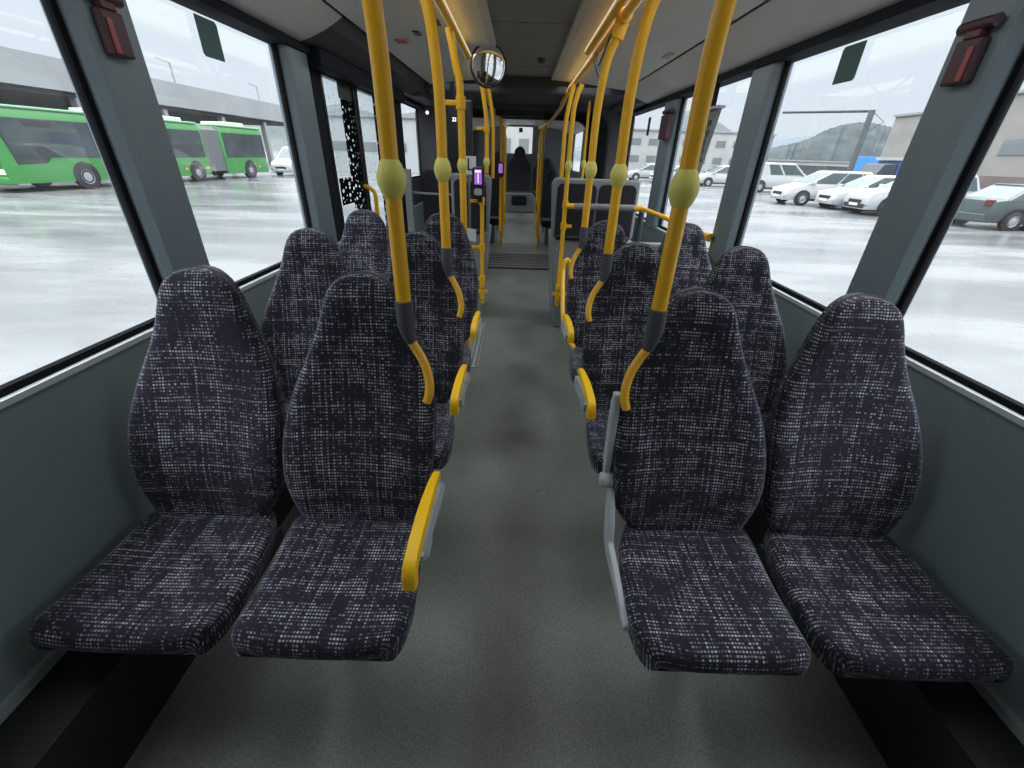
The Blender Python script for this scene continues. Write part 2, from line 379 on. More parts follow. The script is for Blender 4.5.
# windows: pane + rubber gasket; pillars between
def window(i, s, a, b, z0=ZS+.022, z1=ZT, gl=GLASS):
    x = s*1.275
    m = MB().box(x-.003, x+.003, a, b, z0, z1); o = struct('window_%d' % i, m, gl, smooth=0)
    g = MB(); xa, xb = sorted((s*1.262, s*1.285))
    g.box(xa, xb, a-.02, b+.02, z0-.022, z0); g.box(xa, xb, a-.02, a, z0, z1); g.box(xa, xb, b, b+.02, z0, z1); g.box(xa, xb, a-.02, b+.02, z1, z1+.02)
    obj('window_frame', g, GASK, o, smooth=0); return o
window(1, -1, .42, 1.385); window(2, -1, 1.635, 2.565)
window(3, 1, .42, 1.375); window(4, 1, 1.615, 2.59); window(5, 1, 2.88, 4.09); window(6, 1, 4.44, 5.80)
def pillar(nm, s, a, b, far=None):
    """cover with a broad inner face and a splayed edge on either side"""
    pr = [(1.25, a), (1.226, a+.018), (1.22, a+.036), (1.216, b-.02), (1.25, b), (1.31, b), (1.31, a)]
    return struct(nm, MB().prism([(s*x, y) for x, y in pr], ZS+.004, 1.984, 'z'), PILL, smooth=0, bevel=.006)
pillar('wall_pillar_left_front', -1, Y0, .40); pillar('wall_pillar_right_front', 1, Y0, .40)
pillar('wall_pillar_left', -1, 1.405, 1.615); pillar('wall_pillar_left_2', -1, 2.585, 2.83)
pillar('wall_pillar_right', 1, 1.395, 1.595); pillar('wall_pillar_right_2', 1, 2.61, 2.86); pillar('wall_pillar_right_3', 1, 4.11, 4.42)

# ------------------------------------------------------------------ left door
m = MB()
m.box(-1.31, -1.245, 2.83, 3.01, 0, 1.99)                       # near post
m.box(-1.31, -1.19, 4.30, 4.72, 0, 1.99)                       # far post
m.box(-1.31, -1.15, 2.83, 4.72, 1.90, 1.99)
struct('wall_door_surround', m, DARK, smooth=0, bevel=.01)
m = MB().prism([(-1.30,1.985),(-1.14,1.985),(-1.02,2.04),(-.975,2.10),(-.975,2.12),(-1.30,2.12)], 2.72, 4.95, 'y')
struct('trim_door_cover', m, CHAR, smooth=0, bevel=.01)
dm = MB().box(-1.285, -1.245, 3.01, 3.045, .06, 1.90).box(-1.285, -1.245, 3.585, 3.62, .06, 1.90).box(-1.285, -1.245, 3.045, 3.585, .06, .16).box(-1.285, -1.245, 3.045, 3.585, 1.86, 1.90)
for i, (a, b) in enumerate(((3.015, 3.60), (3.625, 4.21))):
    dm = MB()
    dm.box(-1.285,-1.245,a,a+.03,.05,1.905).box(-1.285,-1.245,b-.035,b,.05,1.905).box(-1.285,-1.245,a+.03,b-.035,.05,.14).box(-1.285,-1.245,a+.03,b-.035,1.89,1.905)
    d = struct('door_%d' % (i+1), dm, BLACK, smooth=0)
    obj('door_pane', MB().box(-1.268,-1.262,a+.03,b-.035,.14,1.89), GLASSD, d, smooth=0)
    if i == 0:
        obj('door_dotted_strip', MB().box(-1.259,-1.257,3.33,b-.035,.14,1.80).box(-1.259,-1.257,3.10,3.33,1.16,1.33), FRIT, d, smooth=0)
        obj('door_header_strip', MB().box(-1.260,-1.256,3.31,b-.03,1.80,1.89), BLACK, d, smooth=0)
        obj('door_near_strip', MB().box(-1.260,-1.256,3.04,3.075,.14,1.79), BLACK, d, smooth=0)
    else:
        obj('door_dotted_strip', MB().box(-1.259,-1.257,4.05,b-.035,.14,1.89), FRIT, d, smooth=0)
    obj('door_handle', MB().tube(smoothpath([(-1.24, b-.06, .93),(-1.17,b-.06,.97),(-1.165,b-.06,1.10),(-1.17,b-.06,1.22),(-1.24,b-.06,1.26)]), .016), YEL, d)
window(7, -1, 4.76, 5.80, 1.25, 1.94)
struct('wall_left_rear', MB().box(-1.31,-1.25,4.72,YE,.31,1.23), CHAR, smooth=0)

# added fill lights without fixtures, brightening the aisle below the ceiling side panels
for s in (-1, 1):
    l = bpy.data.lights.new('ceiling_fill_light', 'AREA'); l.shape = 'RECTANGLE'; l.size = .50; l.size_y = 6.0; l.energy = FILL_W; l.color = (.88,.96,1)
    o = bpy.data.objects.new('ceiling_fill_light', l); COL.objects.link(o); o.location = (s*.56, 3.5, 2.10)

# ------------------------------------------------------------------ articulation joint
def rrect(hw, z0, z1, r, y, n=5):
    p = []
    for cx, cz, a0 in ((hw-r, z1-r, 0), (-hw+r, z1-r, PI/2)):
        for k in range(n+1):
            a = a0 + PI/2*k/n; p.append((cx+r*math.cos(a), y, cz+r*math.sin(a)))
    return [(hw, y, z0)] + p + [(-hw, y, z0)]
def hoop(name, hw, ztop, r, ya, yb, thick, mt):
    inner = [rrect(hw, 0, ztop, r, y) for y in (ya, yb)]
    outer = [rrect(hw+thick, 0, ztop+thick*.6, r+.06, y) for y in (ya, yb)]
    m = MB(); n = len(inner[0]); b = len(m.v)
    for q in (inner[0], inner[1], outer[1], outer[0]): m.v += q
    for i in range(4):
        for j in range(n-1):
            k = (i+1) % 4
            m.f.append((b+i*n+j, b+i*n+j+1, b+k*n+j+1, b+k*n+j))
    return struct(name, m, mt, smooth=40)
hoop('wall_joint_frame', 1.03, 1.99, .20, 5.86, 6.02, .28, CHAR)
folds = MB(); rings = []
for i in range(13):
    y = 6.02 + i*.105; d = .035 if i % 2 else 0
    rings.append(rrect(1.10+d, 0, 2.03+d*.6, .24, y))
folds.loft(rings, cap=False, closed=False)
struct('wall_bellows', folds, BELL, smooth=0)
hoop('wall_joint_frame_rear', .98, 1.98, .22, 7.28, 7.45, .34, CHAR)
m = MB().box(-1.0,1.0,4.95,5.86,2.03,2.2).box(-1.31,-1.0,4.95,5.86,1.985,2.2).box(1.0,1.31,4.95,5.86,1.985,2.2)
struct('ceiling_joint', m, CHAR, smooth=0, bevel=.02)

# ------------------------------------------------------------------ rear section
for s, nm in ((-1,'left'), (1,'right')):
    a, b = sorted((s*1.25, s*1.31))
    struct('wall_rear_'+nm, MB().box(a,b,7.45,12.4,0,1.20).box(a,b,7.45,8.0,1.2,2.2).box(a,b,11.9,12.4,1.2,2.2).box(a,b,9.9,10.1,1.2,2.0), WALL, smooth=0)
    window(8 if s < 0 else 10, s, 8.02, 9.88, 1.22, 2.0); window(9 if s < 0 else 11, s, 10.12, 11.88, 1.22, 2.0)
    struct('ceiling_rear_'+nm, MB().prism([(s*1.31,2.0),(s*1.22,2.0),(s*.9,2.10),(s*.3,2.17),(s*.3,2.2),(s*1.31,2.2)], 7.45, 12.4, 'y'), COVE, smooth=30)
struct('ceiling_rear', MB().box(-.31,.31,7.45,12.4,2.18,2.2), CEIL, smooth=0)
m = MB().box(-1.31,1.31,12.3,12.4,0,1.45).box(-1.31,-.42,12.3,12.4,1.45,2.2).box(.26,1.31,12.3,12.4,1.45,2.2).box(-.42,.26,12.3,12.4,2.14,2.2).box(-.42,.26,12.3,12.4,1.45,1.55)
struct('wall_back', m, mat('grey_back_wall',(.17,.175,.175),.6), smooth=0)
struct('window_12', MB().box(-.42,.26,12.34,12.346,1.55,2.14), GLASS, smooth=0)

# ------------------------------------------------------------------ seats
AIS = [(.455,.135),(.49,.155),(.54,.190),(.62,.209),(.72,.220),(.80,.222),(.88,.215),(.98,.190),(1.06,.160),(1.12,.137),(1.16,.112),(1.18,.086),(1.192,.058),(1.199,.018)]
WIN = [(.455,-.195),(.49,-.212),(.54,-.226),(.62,-.236),(.72,-.234),(.80,-.220),(.88,-.194),(.98,-.148),(1.06,-.113),(1.12,-.093),(1.16,-.075),(1.18,-.055),(1.192,-.030),(1.199,.016)]
YB = .94                                     # y of the backrest foot in the first row
def seat_meshes(side, flare=0):
    """meshes in local coordinates: x towards +x world, origin at seat centre on the floor, y = 0 at y .75 of row one"""
    ay = YB-.75; sg = -side                  # aisle direction
    zk, ln_ = (1.0, .25) if side < 0 else (.983, .232)   # the right-hand backs stand a little more upright
    # ---- backrest
    zs = [.455,.475,.495,.52,.55,.59,.64,.70,.76,.82,.88,.94,1.0,1.05,1.09,1.12,1.145,1.163,1.177,1.187,1.194,1.198]
    ts = [-1,-.985,-.95,-.88,-.75,-.58,-.38,-.18,0,.18,.38,.58,.75,.88,.95,.985,1]
    f = MB(); uv = []
    def front(z, t):
        a, b = interp(AIS, z), interp(WIN, z); u = (a+b)/2 + t*(a-b)/2; u0 = u
        k = (z-.48)
        y = ay + ln_*k
        lum = .018*math.exp(-((z-.62)/.12)**2) - .012*math.exp(-((z-.95)/.15)**2)
        bol = .030*(abs(t)**2.2)*math.exp(-((z-.74)/.25)**2)
        e = max(0, (abs(t)-.80)/.20); rnd = .030*(1-math.sqrt(max(0, 1-e*e)))
        top = max(0, (z-1.13)/.07); rnd2 = .028*(1-math.sqrt(max(0, 1-min(1,top)**2)))
        return u*sg, y - lum - bol + rnd + rnd2, .455+(z-.455)*zk, u + (rnd*1.0 if t > 0 else -rnd*1.0), rnd2
    for z in zs:
        for t in ts:
            x, y, zz, u, r2 = front(z, t); f.v.append((x, y, zz)); uv.append((u, (zz-.455)*1.03+r2))
    n = len(ts)
    for i in range(len(zs)-1):
        for j in range(n-1): f.f.append((i*n+j, i*n+j+1, (i+1)*n+j+1, (i+1)*n+j))
    nb = len(f.v)
    for z in zs:
        for t in ts:
            x, y, zz, u, r2 = front(z, t*.96); yy = ay + ln_*(z-.48) + .055
            f.v.append((x, yy, zz)); uv.append((u + (.055 if t > 0 else -.055 if t < 0 else 0), (zz-.455)*1.03+r2))
    for i in range(len(zs)-1):
        for j in range(n-1): f.f.append((nb+i*n+j, nb+(i+1)*n+j, nb+(i+1)*n+j+1, nb+i*n+j+1))
    R = len(zs)-1
    for i in range(R):
        for j, fl in ((0, 0), (n-1, 1)):
            q = (i*n+j, (i+1)*n+j, nb+(i+1)*n+j, nb+i*n+j); f.f.append(q if fl else q[::-1])
    for j in range(n-1):
        for i in (0, R): f.f.append((i*n+j, i*n+j+1, nb+i*n+j+1, nb+i*n+j))
    back = (f, uv)
    # ---- piping round the rim
    pts = [Vector(front(z, -1)[:3]) for z in zs[2:]] + [Vector(front(z, 1)[:3]) for z in reversed(zs[2:])]
    pts = [p + Vector((0, .002, 0)) for p in pts]
    pip = MB().tube(pts, .0035, 6)
    # ---- shell behind
    sh = MB(); rings = []
    for z in zs[1:]:
        a, b = interp(AIS, z), interp(WIN, z); y = ay+ln_*(z-.48); z = .455+(z-.455)*zk
        w0, w1 = a*sg*.97, b*sg*.97
        rings.append([(w0, y+.05, z), (w0*.9+w1*.1, y+.078, z), (w0*.1+w1*.9, y+.078, z), (w1, y+.05, z)])
    sh.loft(rings)
    # ---- cushion
    c = MB(); cuv = []
    prof = [(.97,.470),(.93,.476),(.88,.474),(.82,.470),(.76,.468),(.70,.470),(.65,.474),(.60,.479),(.575,.480),(.558,.476),(.547,.466),(.541,.450),(.542,.432),(.552,.418)]
    hwa = {.97:.150,.93:.168,.88:.185,.82:.198,.76:.205,.70:.209,.65:.211,.60:.205,.575:.196,.558:.184,.547:.172,.541:.163,.542:.158,.552:.155}
    hww = {.97:.222,.93:.230,.88:.230,.82:.226,.76:.222,.70:.218,.65:.216,.60:.214,.575:.211,.558:.206,.547:.199,.541:.192,.542:.187,.552:.182}
    ln = 0; py, pz = prof[0]; rows = []
    for y, z in prof:
        ln += math.hypot(y-py, z-pz); py, pz = y, z; rows.append(ln)
    for k, (y, z) in enumerate(prof):
        for t in ts:
            u = (hwa[y]*t if t > 0 else (hww[y]+flare*min(1,(.97-y)/.40))*t)
            e = max(0, (abs(t)-.82)/.18); dz = -.028*(1-math.sqrt(max(0,1-e*e))) + .010*abs(t)**3
            fy = .012*abs(t)**4 if y < .6 else 0
            c.v.append((u*sg, y-.75+fy, z+dz)); sd = .028*(1-math.sqrt(max(0,1-e*e)))+max(0,.480-z)*.0; cuv.append((u+.011+(sd if t > 0 else -sd), -rows[k]-.05))
    for i in range(len(prof)-1):
        for j in range(n-1): c.f.append((i*n+j, i*n+j+1, (i+1)*n+j+1, (i+1)*n+j))
    nb = len(c.v)
    for k, (y, z) in enumerate(prof):
        for t in ts:
            u = (hwa[y]*t if t > 0 else (hww[y]+flare*min(1,(.97-y)/.40))*t)*.97
            c.v.append((u*sg, max(y,.556)-.75, .408)); cuv.append((u+.011+(.07 if t > 0 else -.07 if t < 0 else 0), -rows[k]-.05))
    for i in range(len(prof)-1):
        for j in range(n-1): c.f.append((nb+i*n+j, nb+(i+1)*n+j, nb+(i+1)*n+j+1, nb+i*n+j+1))
    R = len(prof)-1
    for i in range(R):
        for j in (0, n-1): c.f.append((i*n+j, (i+1)*n+j, nb+(i+1)*n+j, nb+i*n+j))
    for j in range(n-1):
        for i in (0, R): c.f.append((i*n+j, i*n+j+1, nb+i*n+j+1, nb+i*n+j))
    return back, pip, sh, (c, cuv)
SEATM = {(s, k): seat_meshes(s, f) for s in (-1, 1) for k, f in (('aisle', .004), ('window', .032))}
def arm_mesh(side):
    """yellow pad: an arched bar that curls down in front, with a thin rail along its aisle flank"""
    sg = -side; x0 = .236
    path = smoothpath([(.945,.652),(.92,.676),(.86,.692),(.76,.702),(.67,.703),(.62,.698),(.600,.684),(.592,.655)], 4)
    pts = [(p[0]-.75, p[1]) for p in path]
    wid = [.007+.009*min(1, i/12) for i in range(len(pts))]
    m = MB(); rings = []
    for i, (y, z) in enumerate(pts):
        a, b = pts[max(i-1,0)], pts[min(i+1,len(pts)-1)]; d = Vector((b[0]-a[0], b[1]-a[1])).normalized(); nn = Vector((-d.y, d.x))
        if nn.y < 0: nn = -nn
        if i == len(pts)-1: nn = Vector((-1,0))
        w = wid[i]
        ring = [(w, .011), (w*.8, .016), (-w*.8, .016), (-w, .011), (-w, -.008), (-w*.7, -.011), (w*.7, -.011), (w, -.008)]
        rings.append([(sg*(x0+q[0]), y+nn.x*q[1], z+nn.y*q[1]) for q in ring])
    m.loft(rings)
    return m
def arm_bracket(side):
    sg = -side; m = MB()
    m.lathe((sg*.243, .715-.75, .655), [(.0,-.012),(.040,-.012),(.048,-.004),(.048,.004),(.040,.012),(0,.012)], 'x', 20)
    m.prism([(.655-.75,.668),(.80-.75,.672),(.93-.75,.65),(.97-.75,.60),(.90-.75,.60),(.76-.75,.625),(.69-.75,.63)], min(sg*.232,sg*.252), max(sg*.232,sg*.252), 'x')
    return m
PROTO = {}
def make_seat(side, kind, arm, label, loc):
    t = thing('bus_seat', loc, label, 'seat', 'patterned double seats along the aisle')
    (b, buv), pip, sh, (c, cuv) = SEATM[(side, kind)]
    o = obj('backrest', b, FAB, t, world=False, uv=buv, smooth=60); obj('piping', pip, PIP, o, world=False)
    obj('cushion', c, FAB, t, world=False, uv=cuv, smooth=60)
    obj('back_shell', sh, SHELL, t, world=False)
    f = MB(); sg = -side
    if kind == 'aisle':
        f.box(-.16,.16,.02,.20,.36,.412); f.prism([(.10,.37),(.18,.37),(.22,0),(.14,0)], min(-sg*.16,-sg*.11), max(-sg*.16,-sg*.11), 'x'); f.box(min(-sg*.18,-sg*.09),max(-sg*.18,-sg*.09),.10,.24,0,.012)
    else:
        f.box(-.17,.17,.02,.20,.36,.412); a, q = sorted((side*.10, side*.312)); f.box(a,q,.04,.18,.34,.40)
    obj('seat_frame', f, SHELL, t, world=False, smooth=0)
    if arm == 'pad':
        a = obj('armrest', arm_mesh(side), YELA, t, world=False, smooth=50); a['label'] = 'yellow armrest pad'
        obj('armrest_pivot', arm_bracket(side), ARMG, a, world=False, smooth=40)
    elif arm == 'raised':
        m = MB(); x = sg*.232
        pts = smoothpath([(1.00,.645),(1.01,.70),(1.022,.78),(1.028,.85),(1.03,.915)], 4); rings = []
        for i, p in enumerate(pts):
            w = .021 if 2 < i < len(pts)-2 else .013
            rings.append([(x-.010, p[0]-.75-w, p[1]), (x+.010, p[0]-.75-w, p[1]), (x+.010, p[0]-.75+w, p[1]), (x-.010, p[0]-.75+w, p[1])])
        m.loft(rings)
        a = obj('armrest', m, ARMG, t, world=False, bevel=.004, smooth=40); a['label'] = 'grey armrest lever folded upright'
        p = MB().lathe((x, .985-.75, .632), [(0,-.02),(.020,-.02),(.024,-.014),(.024,.014),(.020,.02),(0,.02)], 'x', 18)
        obj('armrest_pivot', p, ARMG, a, world=False)
        q = MB(); q.prism([(1.0-.75,.62),(.965-.75,.62),(.90-.75,.53),(.88-.75,.475),(.64-.75,.448),(.635-.75,.43),(.88-.75,.425),(.93-.75,.44),(.97-.75,.53)], min(sg*.206,sg*.226), max(sg*.206,sg*.226), 'x')
        obj('side_bracket', q, ARMG, t, world=False, bevel=.005, smooth=40)
    return t
ROW = .71
SEATLAB = {
 (-1,'window',0): 'patterned window seat nearest on the left beside the slate wall panel',
 (-1,'aisle',0): 'nearest left aisle seat with yellow armrest pad, grab pole at its shoulder',
 (1,'aisle',0): 'nearest right aisle seat with grey armrest lever folded upright',
 (1,'window',0): 'patterned window seat nearest on the right beside the slate wall panel',
 (-1,'window',1): 'second left window seat, head in front of the pillar before the door',
 (-1,'aisle',1): 'second left aisle seat with yellow armrest, directly behind the nearest left pair',
 (1,'aisle',1): 'second right aisle seat with yellow armrest loop and pole hook at its shoulder',
 (1,'window',1): 'second right window seat below the pillar with the handrail end',
 (-1,'window',2): 'third left window seat in front of the dotted door glass',
 (-1,'aisle',2): 'third left aisle seat, half hidden, beside the ticket reader pole',
 (1,'aisle',2): 'third right aisle seat next to the curved yellow floor rail',
 (1,'window',2): 'third right window seat under the sloping yellow handrail'}
for s in (-1, 1):
    for r in range(3):
        for kind, cx in (('aisle', .49), ('window', .953)):
            arm = None if kind == 'window' else ('raised' if (s > 0 and r == 0) else 'pad')
            loc = (s*cx, .75+ROW*r, 0); key = (s, kind, arm)
            if key not in PROTO: PROTO[key] = make_seat(s, kind, arm, SEATLAB[(s,kind,r)], loc)
            else:
                q = copy_tree(PROTO[key]); q.location = loc; q['label'] = SEATLAB[(s,kind,r)]

# ------------------------------------------------------------------ poles
def pole_tube(pts, r=.0195): return MB().tube(smoothpath(pts, 5), r, 16)
def knob(x, y, z, r=.033, h=.040): 
    return MB().lathe((x,y,z), [(.019,-h),(r*.78,-h*.72),(r*.97,-h*.25),(r,0),(r*.97,h*.25),(r*.78,h*.72),(.019,h)], 'z', 22)
POLELAB = {(-1,0):'nearest left yellow grab pole with pale knob and hook', (-1,1):'second left yellow grab pole, behind the nearest left one, with hook end',
 (1,0):'nearest right yellow grab pole with pale knob and hook', (1,1):'second right yellow grab pole with hook, behind the nearest right one', (1,2):'third right yellow grab pole, slimmer looking, ending at the third row seat'}
for (s, r), lab in POLELAB.items():
    x, y = s*.332, 1.045+ROW*r
    t = thing('grab_pole', (x, y, 1.0), lab, 'pole', 'yellow poles hanging from the ceiling rails')
    tp = [(x,y,1.14),(x,y,1.45),(x+s*.001,y,1.70),(x+s*.022,y,1.90),(x+s*.060,y,2.00),(x+s*.076,y,2.065)]
    p = obj('pole', pole_tube(tp, .0192), YEL, t)
    obj('clamp', MB().tube([(x+s*.076,y-.045,2.065),(x+s*.076,y+.045,2.065)], .030, 16).tube([(x+s*.056,y,1.985),(x+s*.074,y,2.05)], .028, 16), YEL, t)
    obj('knob', knob(x, y, 1.445), KNOB, t)
    obj('sleeve', MB().lathe((x,y,0), [(.019,1.162),(.0222,1.160),(.0225,1.140),(.0235,1.115),(.022,1.09)], 'z', 18).tube([(x,y,1.10),(x-s*.003,y,1.075),(x-s*.010,y-.002,1.045)], [.0225,.020,.014], 18), SLV, t)
    hk = smoothpath([(x-s*.009,y-.001,1.05),(x-s*.028,y-.006,1.018),(x-s*.046,y-.016,.985),(x-s*.057,y-.028,.945),(x-s*.058,y-.040,.91),(x-s*.050,y-.048,.882)], 4)
    obj('hook', MB().tube(hk, [.0125]*(len(hk)-3)+[.0123,.012,.0118], 14), HOOK, t)

def full_pole(name, lab, x, y, zb, zt, s, clamps=(), group='yellow floor poles', knobz=1.44, bend=True, r=.0185):
    t = thing(name, (x, y, zb), lab, 'pole', group)
    top = [(x,y,1.72),(x+s*.02,y,1.90),(x+s*.05,y,zt)] if bend else [(x,y,zt)]
    obj('pole', pole_tube([(x,y,zb),(x,y,(zb+1.4)/2)]+top, r), YEL, t)
    if knobz: obj('knob', knob(x,y,knobz,.030,.038), KNOB, t)
    for z, dx in clamps:
        obj('clamp', MB().box(min(x,x+dx), max(x,x+dx), y-.012, y+.012, z-.012, z+.012).lathe((x,y,z), [(r+.001,-.03),(r+.007,-.03),(r+.007,.03),(r+.001,.03)], 'z', 14), YEL, t, bevel=.003)
    return t
full_pole('grab_pole', 'yellow pole behind the third left aisle seat with a short side bracket', -.376, 2.72, 0, 2.06, -1, ((1.742,-.085),), r=.0205)
# validator post in front of the left panel
POST_L = full_pole('grab_pole', 'yellow post carrying the violet ticket reader', -.35, 3.80, .32, 1.20, -1, ((1.155,-.10),(.78,-.09),(.50,-.09)), knobz=None, bend=False, r=.017)
full_pole('grab_pole', 'upper yellow pole above the ticket reader', -.345, 4.28, 1.36, 2.06, -1, ((1.70,-.09),))
full_pole('grab_pole', 'slim yellow pole beside the upper ticket reader pole', -.30, 4.50, 1.30, 2.06, -1, knobz=None, r=.015)
POST_R = full_pole('grab_pole', 'right yellow pole clamped to the grey partition beside the aisle', .352, 3.80, .36, 1.98, 1, ((1.15,.09),(.98,.07)))
full_pole('grab_pole', 'yellow pole rising behind the right partition', .35, 4.35, 1.33, 2.06, 1, knobz=None)
full_pole('grab_pole', 'thin distant yellow pole behind the partition in front of the far right window', .66, 5.2, 0, 2.02, 1, knobz=1.44, bend=False, r=.014)
for s, nm in ((-1,'left'),(1,'right')):
    for k, (y, lab) in enumerate(((8.0,'first distant %s pole past the joint'),(9.0,'second distant %s pole past the joint'),(10.1,'last distant %s pole before the rear bench'))):
        full_pole('grab_pole', lab % nm, s*(.35 if k else .34), y, max(0,(y-8.4)/2.8*.26), 2.10, s, knobz=1.5, r=.017)
# yellow strap and foot clamp of the two partition posts
for t, s in ((POST_L,-1),(POST_R,1)):
    y = 3.80
    obj('strap', MB().box(min(s*.30,s*.46),max(s*.30,s*.46), y+.018, y+.05, .36, .385), YEL, t, smooth=0, bevel=.003)
    obj('foot_plate', MB().prism([(s*.33,.47),(s*.372,.47),(s*.366,.28),(s*.35,.26),(s*.336,.28)], y-.024, y+.02, 'y'), YEL, t, bevel=.004)
    for zz in (.31,.42): obj('screw', MB().lathe((s*.351,y-.026,zz), [(0,-.002),(.007,-.002),(.007,.004),(0,.004)], 'y', 10), BLACK, t)
# ceiling rails
for s, nm in ((-1,'left'),(1,'right')):
    y1 = 3.45 if s < 0 else 4.9
    t = thing('ceiling_handrail', (s*.41, 1.5, 2.04), 'near yellow handrail along the %s side of the ceiling' % nm, 'handrail', None)
    obj('rail', MB().tube([(s*.408,Y0+.2,2.068),(s*.408,2.0,2.068),(s*.408,y1,2.068)], .021, 16), YEL, t)
    if s > 0: obj('inner_rail', MB().tube([(.362,Y0+.2,2.088),(.362,3.3,2.088)], .021, 16), YEL, t)
    for y in (.4, 2.2, y1-.05): obj('bracket', MB().tube([(s*.408,y,2.075),(s*.43,y,2.145)], .015), YEL, t)
    t = thing('ceiling_handrail', (s*.38, 6.0, 2.0), 'distant yellow handrail running on along the %s ceiling' % nm, 'handrail', None)
    obj('rail', MB().tube([(s*.40,4.0 if s<0 else 4.85,2.06),(s*.385,5.4,1.975),(s*.38,6.4,1.95),(s*.375,7.5,1.94),(s*.37,8.2,1.98),(s*.37,11.0,2.06)], .02, 12), YEL, t)
    obj('bracket', MB().tube([(s*.385,5.4,1.975),(s*.385,5.4,2.05)], .015), YEL, t)
# curved rail by the third right seat
t = thing('curved_rail', (.325, 3.0, .36), 'curved yellow rail looping down beside the third right seat', 'handrail')
obj('rail', MB().tube(smoothpath([(.40,3.42,.72),(.37,3.42,.775),(.345,3.40,.76),(.335,3.36,.68),(.325,3.15,.55),(.315,2.90,.45),(.33,2.66,.41),(.37,2.50,.39)], 5), .017), YEL, t)
# grey bar and sloping yellow rail to the right wall
t = thing('cross_rail', (.7, 3.78, 1.06), 'grey padded bar crossing in front of the right partition', 'handrail')
obj('bar', MB().tube([(.43,3.78,1.140),(.93,3.74,1.145)], .027, 14), mat('grey_padded_bar',(.22,.22,.235),.6), t)
for q in (MB().tube([(.36,3.785,1.140),(.45,3.78,1.140)], .021), MB().tube([(.90,3.74,1.145),(.985,3.73,1.145)], .024)):
    e_ = obj('end_fitting', q, YEL, t); e_['label'] = 'yellow end fitting'
obj('post', MB().tube([(.985,3.73,.80),(.985,3.73,1.12)], .024), mat('dark_blue_post',(.03,.045,.07),.5), t)
t = thing('side_handrail', (1.15, 3.2, 1.06), 'sloping yellow handrail along the far right window', 'handrail')
obj('rail', MB().tube([(.985,3.72,1.145),(1.06,3.4,1.125),(1.19,2.86,1.078)], .017), YEL, t)
obj('end_cap', MB().tube([(1.19,2.92,1.075),(1.19,2.80,1.075)], .026), YEL, t)
obj('mount', MB().tube([(1.19,2.82,1.075),(1.215,2.80,1.075)], .012), SLV, t)
t = thing('wall_bracket', (1.22, 2.92, .93), 'yellow bracket on the sill behind the second right window seat', 'bracket')
obj('block', MB().box(1.16,1.245,2.84,2.96,.957,.985), YELA, t, bevel=.006)
obj('arm', MB().box(1.155,1.18,2.82,2.90,.90,.957), YELA, t, bevel=.004)

# ------------------------------------------------------------------ partitions with padded backs
def rounded(x0, x1, z0, z1, r=.04, n=4):
    p = []
    for cx, cz, a0 in ((x1-r,z1-r,0),(x0+r,z1-r,PI/2),(x0+r,z0+r,PI),(x1-r,z0+r,1.5*PI)):
        for k in range(n+1): a = a0+PI/2*k/n; p.append((cx+r*math.cos(a), cz+r*math.sin(a)))
    return p
def partition(s, y, xa, xb, lab):
    t = thing('seat_partition', (s*(xa+xb)/2, y, 0), lab, 'partition', None)
    lo = MB().prism([(s*(xa+.11),0),(s*xb,0),(s*xb,.86),(s*(xa+.03),.86)], y, y+.55, 'y'); obj('base', lo, PANEL, t, smooth=0, bevel=.02)
    f = MB().prism([(s*(xa+.03),.86),(s*(xa+.005),1.30),(s*(xa+.03),1.345),(s*xb,1.345),(s*xb,.86)], y+.02, y+.09, 'y'); obj('back_panel', f, FRAMEG, t, smooth=0, bevel=.018)
    mid = (xa+xb)/2+.02
    for a, b in ((xa+.055, mid-.012), (mid+.012, xb-.03)):
        x0, x1 = sorted((s*a, s*b))
        obj('back_pad', MB().prism(rounded(x0,x1,.845,1.305,.05), y+.002, y+.03, 'y'), PAD, t, smooth=0, bevel=.008)
    obj('seat_lip', MB().tube([(s*(xa+.07),y-.004,.868),(s*(mid),y-.012,.862),(s*(xb-.05),y-.004,.868)], .022, 10), BLACK, t)
    obj('bolt', MB().lathe((s*(xa+.085),y-.002,.76), [(0,-.004),(.010,-.004),(.010,.004),(0,.004)], 'y', 12), METAL, t)
    return t
partition(1, 3.93, .235, 1.0, 'grey partition with two black back pads on the right of the aisle')
partition(-1, 4.12, .285, .66, 'grey partition with a black back pad behind the ticket reader')
t = thing('rear_facing_seat', (-.82, 4.4, 0), 'dark high seat back on the left between door and ticket reader', 'seat')
obj('backrest', MB().prism(rounded(-.98,-.70,.62,1.36,.07), 4.40, 4.50, 'y'), PAD, t, smooth=0, bevel=.02)
obj('cushion', MB().prism(rounded(-1.0,-.68,.45,.60,.05), 4.45, 4.85, 'y'), PAD, t, smooth=0, bevel=.02)
obj('pedestal', MB().box(-.92,-.76,4.5,4.75,0,.46), PANEL, t, smooth=0)
obj('head_rail', MB().tube([(-1.06,4.37,1.16),(-.9,4.35,1.155),(-.68,4.37,1.15)], .011), FRAMEG, t)
struct('trim_partition_left', MB().box(-1.12,-1.06,4.30,4.36,0,1.36), FRAMEG, smooth=0)
t = thing('wheel_box', (.98, 3.2, 0), 'grey wheel housing ledge behind the third right window seat', 'wheel housing')
obj('housing', MB().box(.74,1.06,3.08,3.70,0,.80), CHAR, t, smooth=0, bevel=.02)
obj('top_ledge', MB().box(.70,1.06,3.02,3.09,.93,.99), PANEL, t, smooth=0, bevel=.015); obj('upright', MB().box(.74,.80,3.04,3.08,.78,.94), CHAR, t, smooth=0); obj('upright', MB().box(.98,1.04,3.04,3.08,.78,.94), CHAR, t, smooth=0)
t = thing('folded_seat', (1.1, 4.9, .6), 'dark patterned folded seat below the far right window', 'seat')
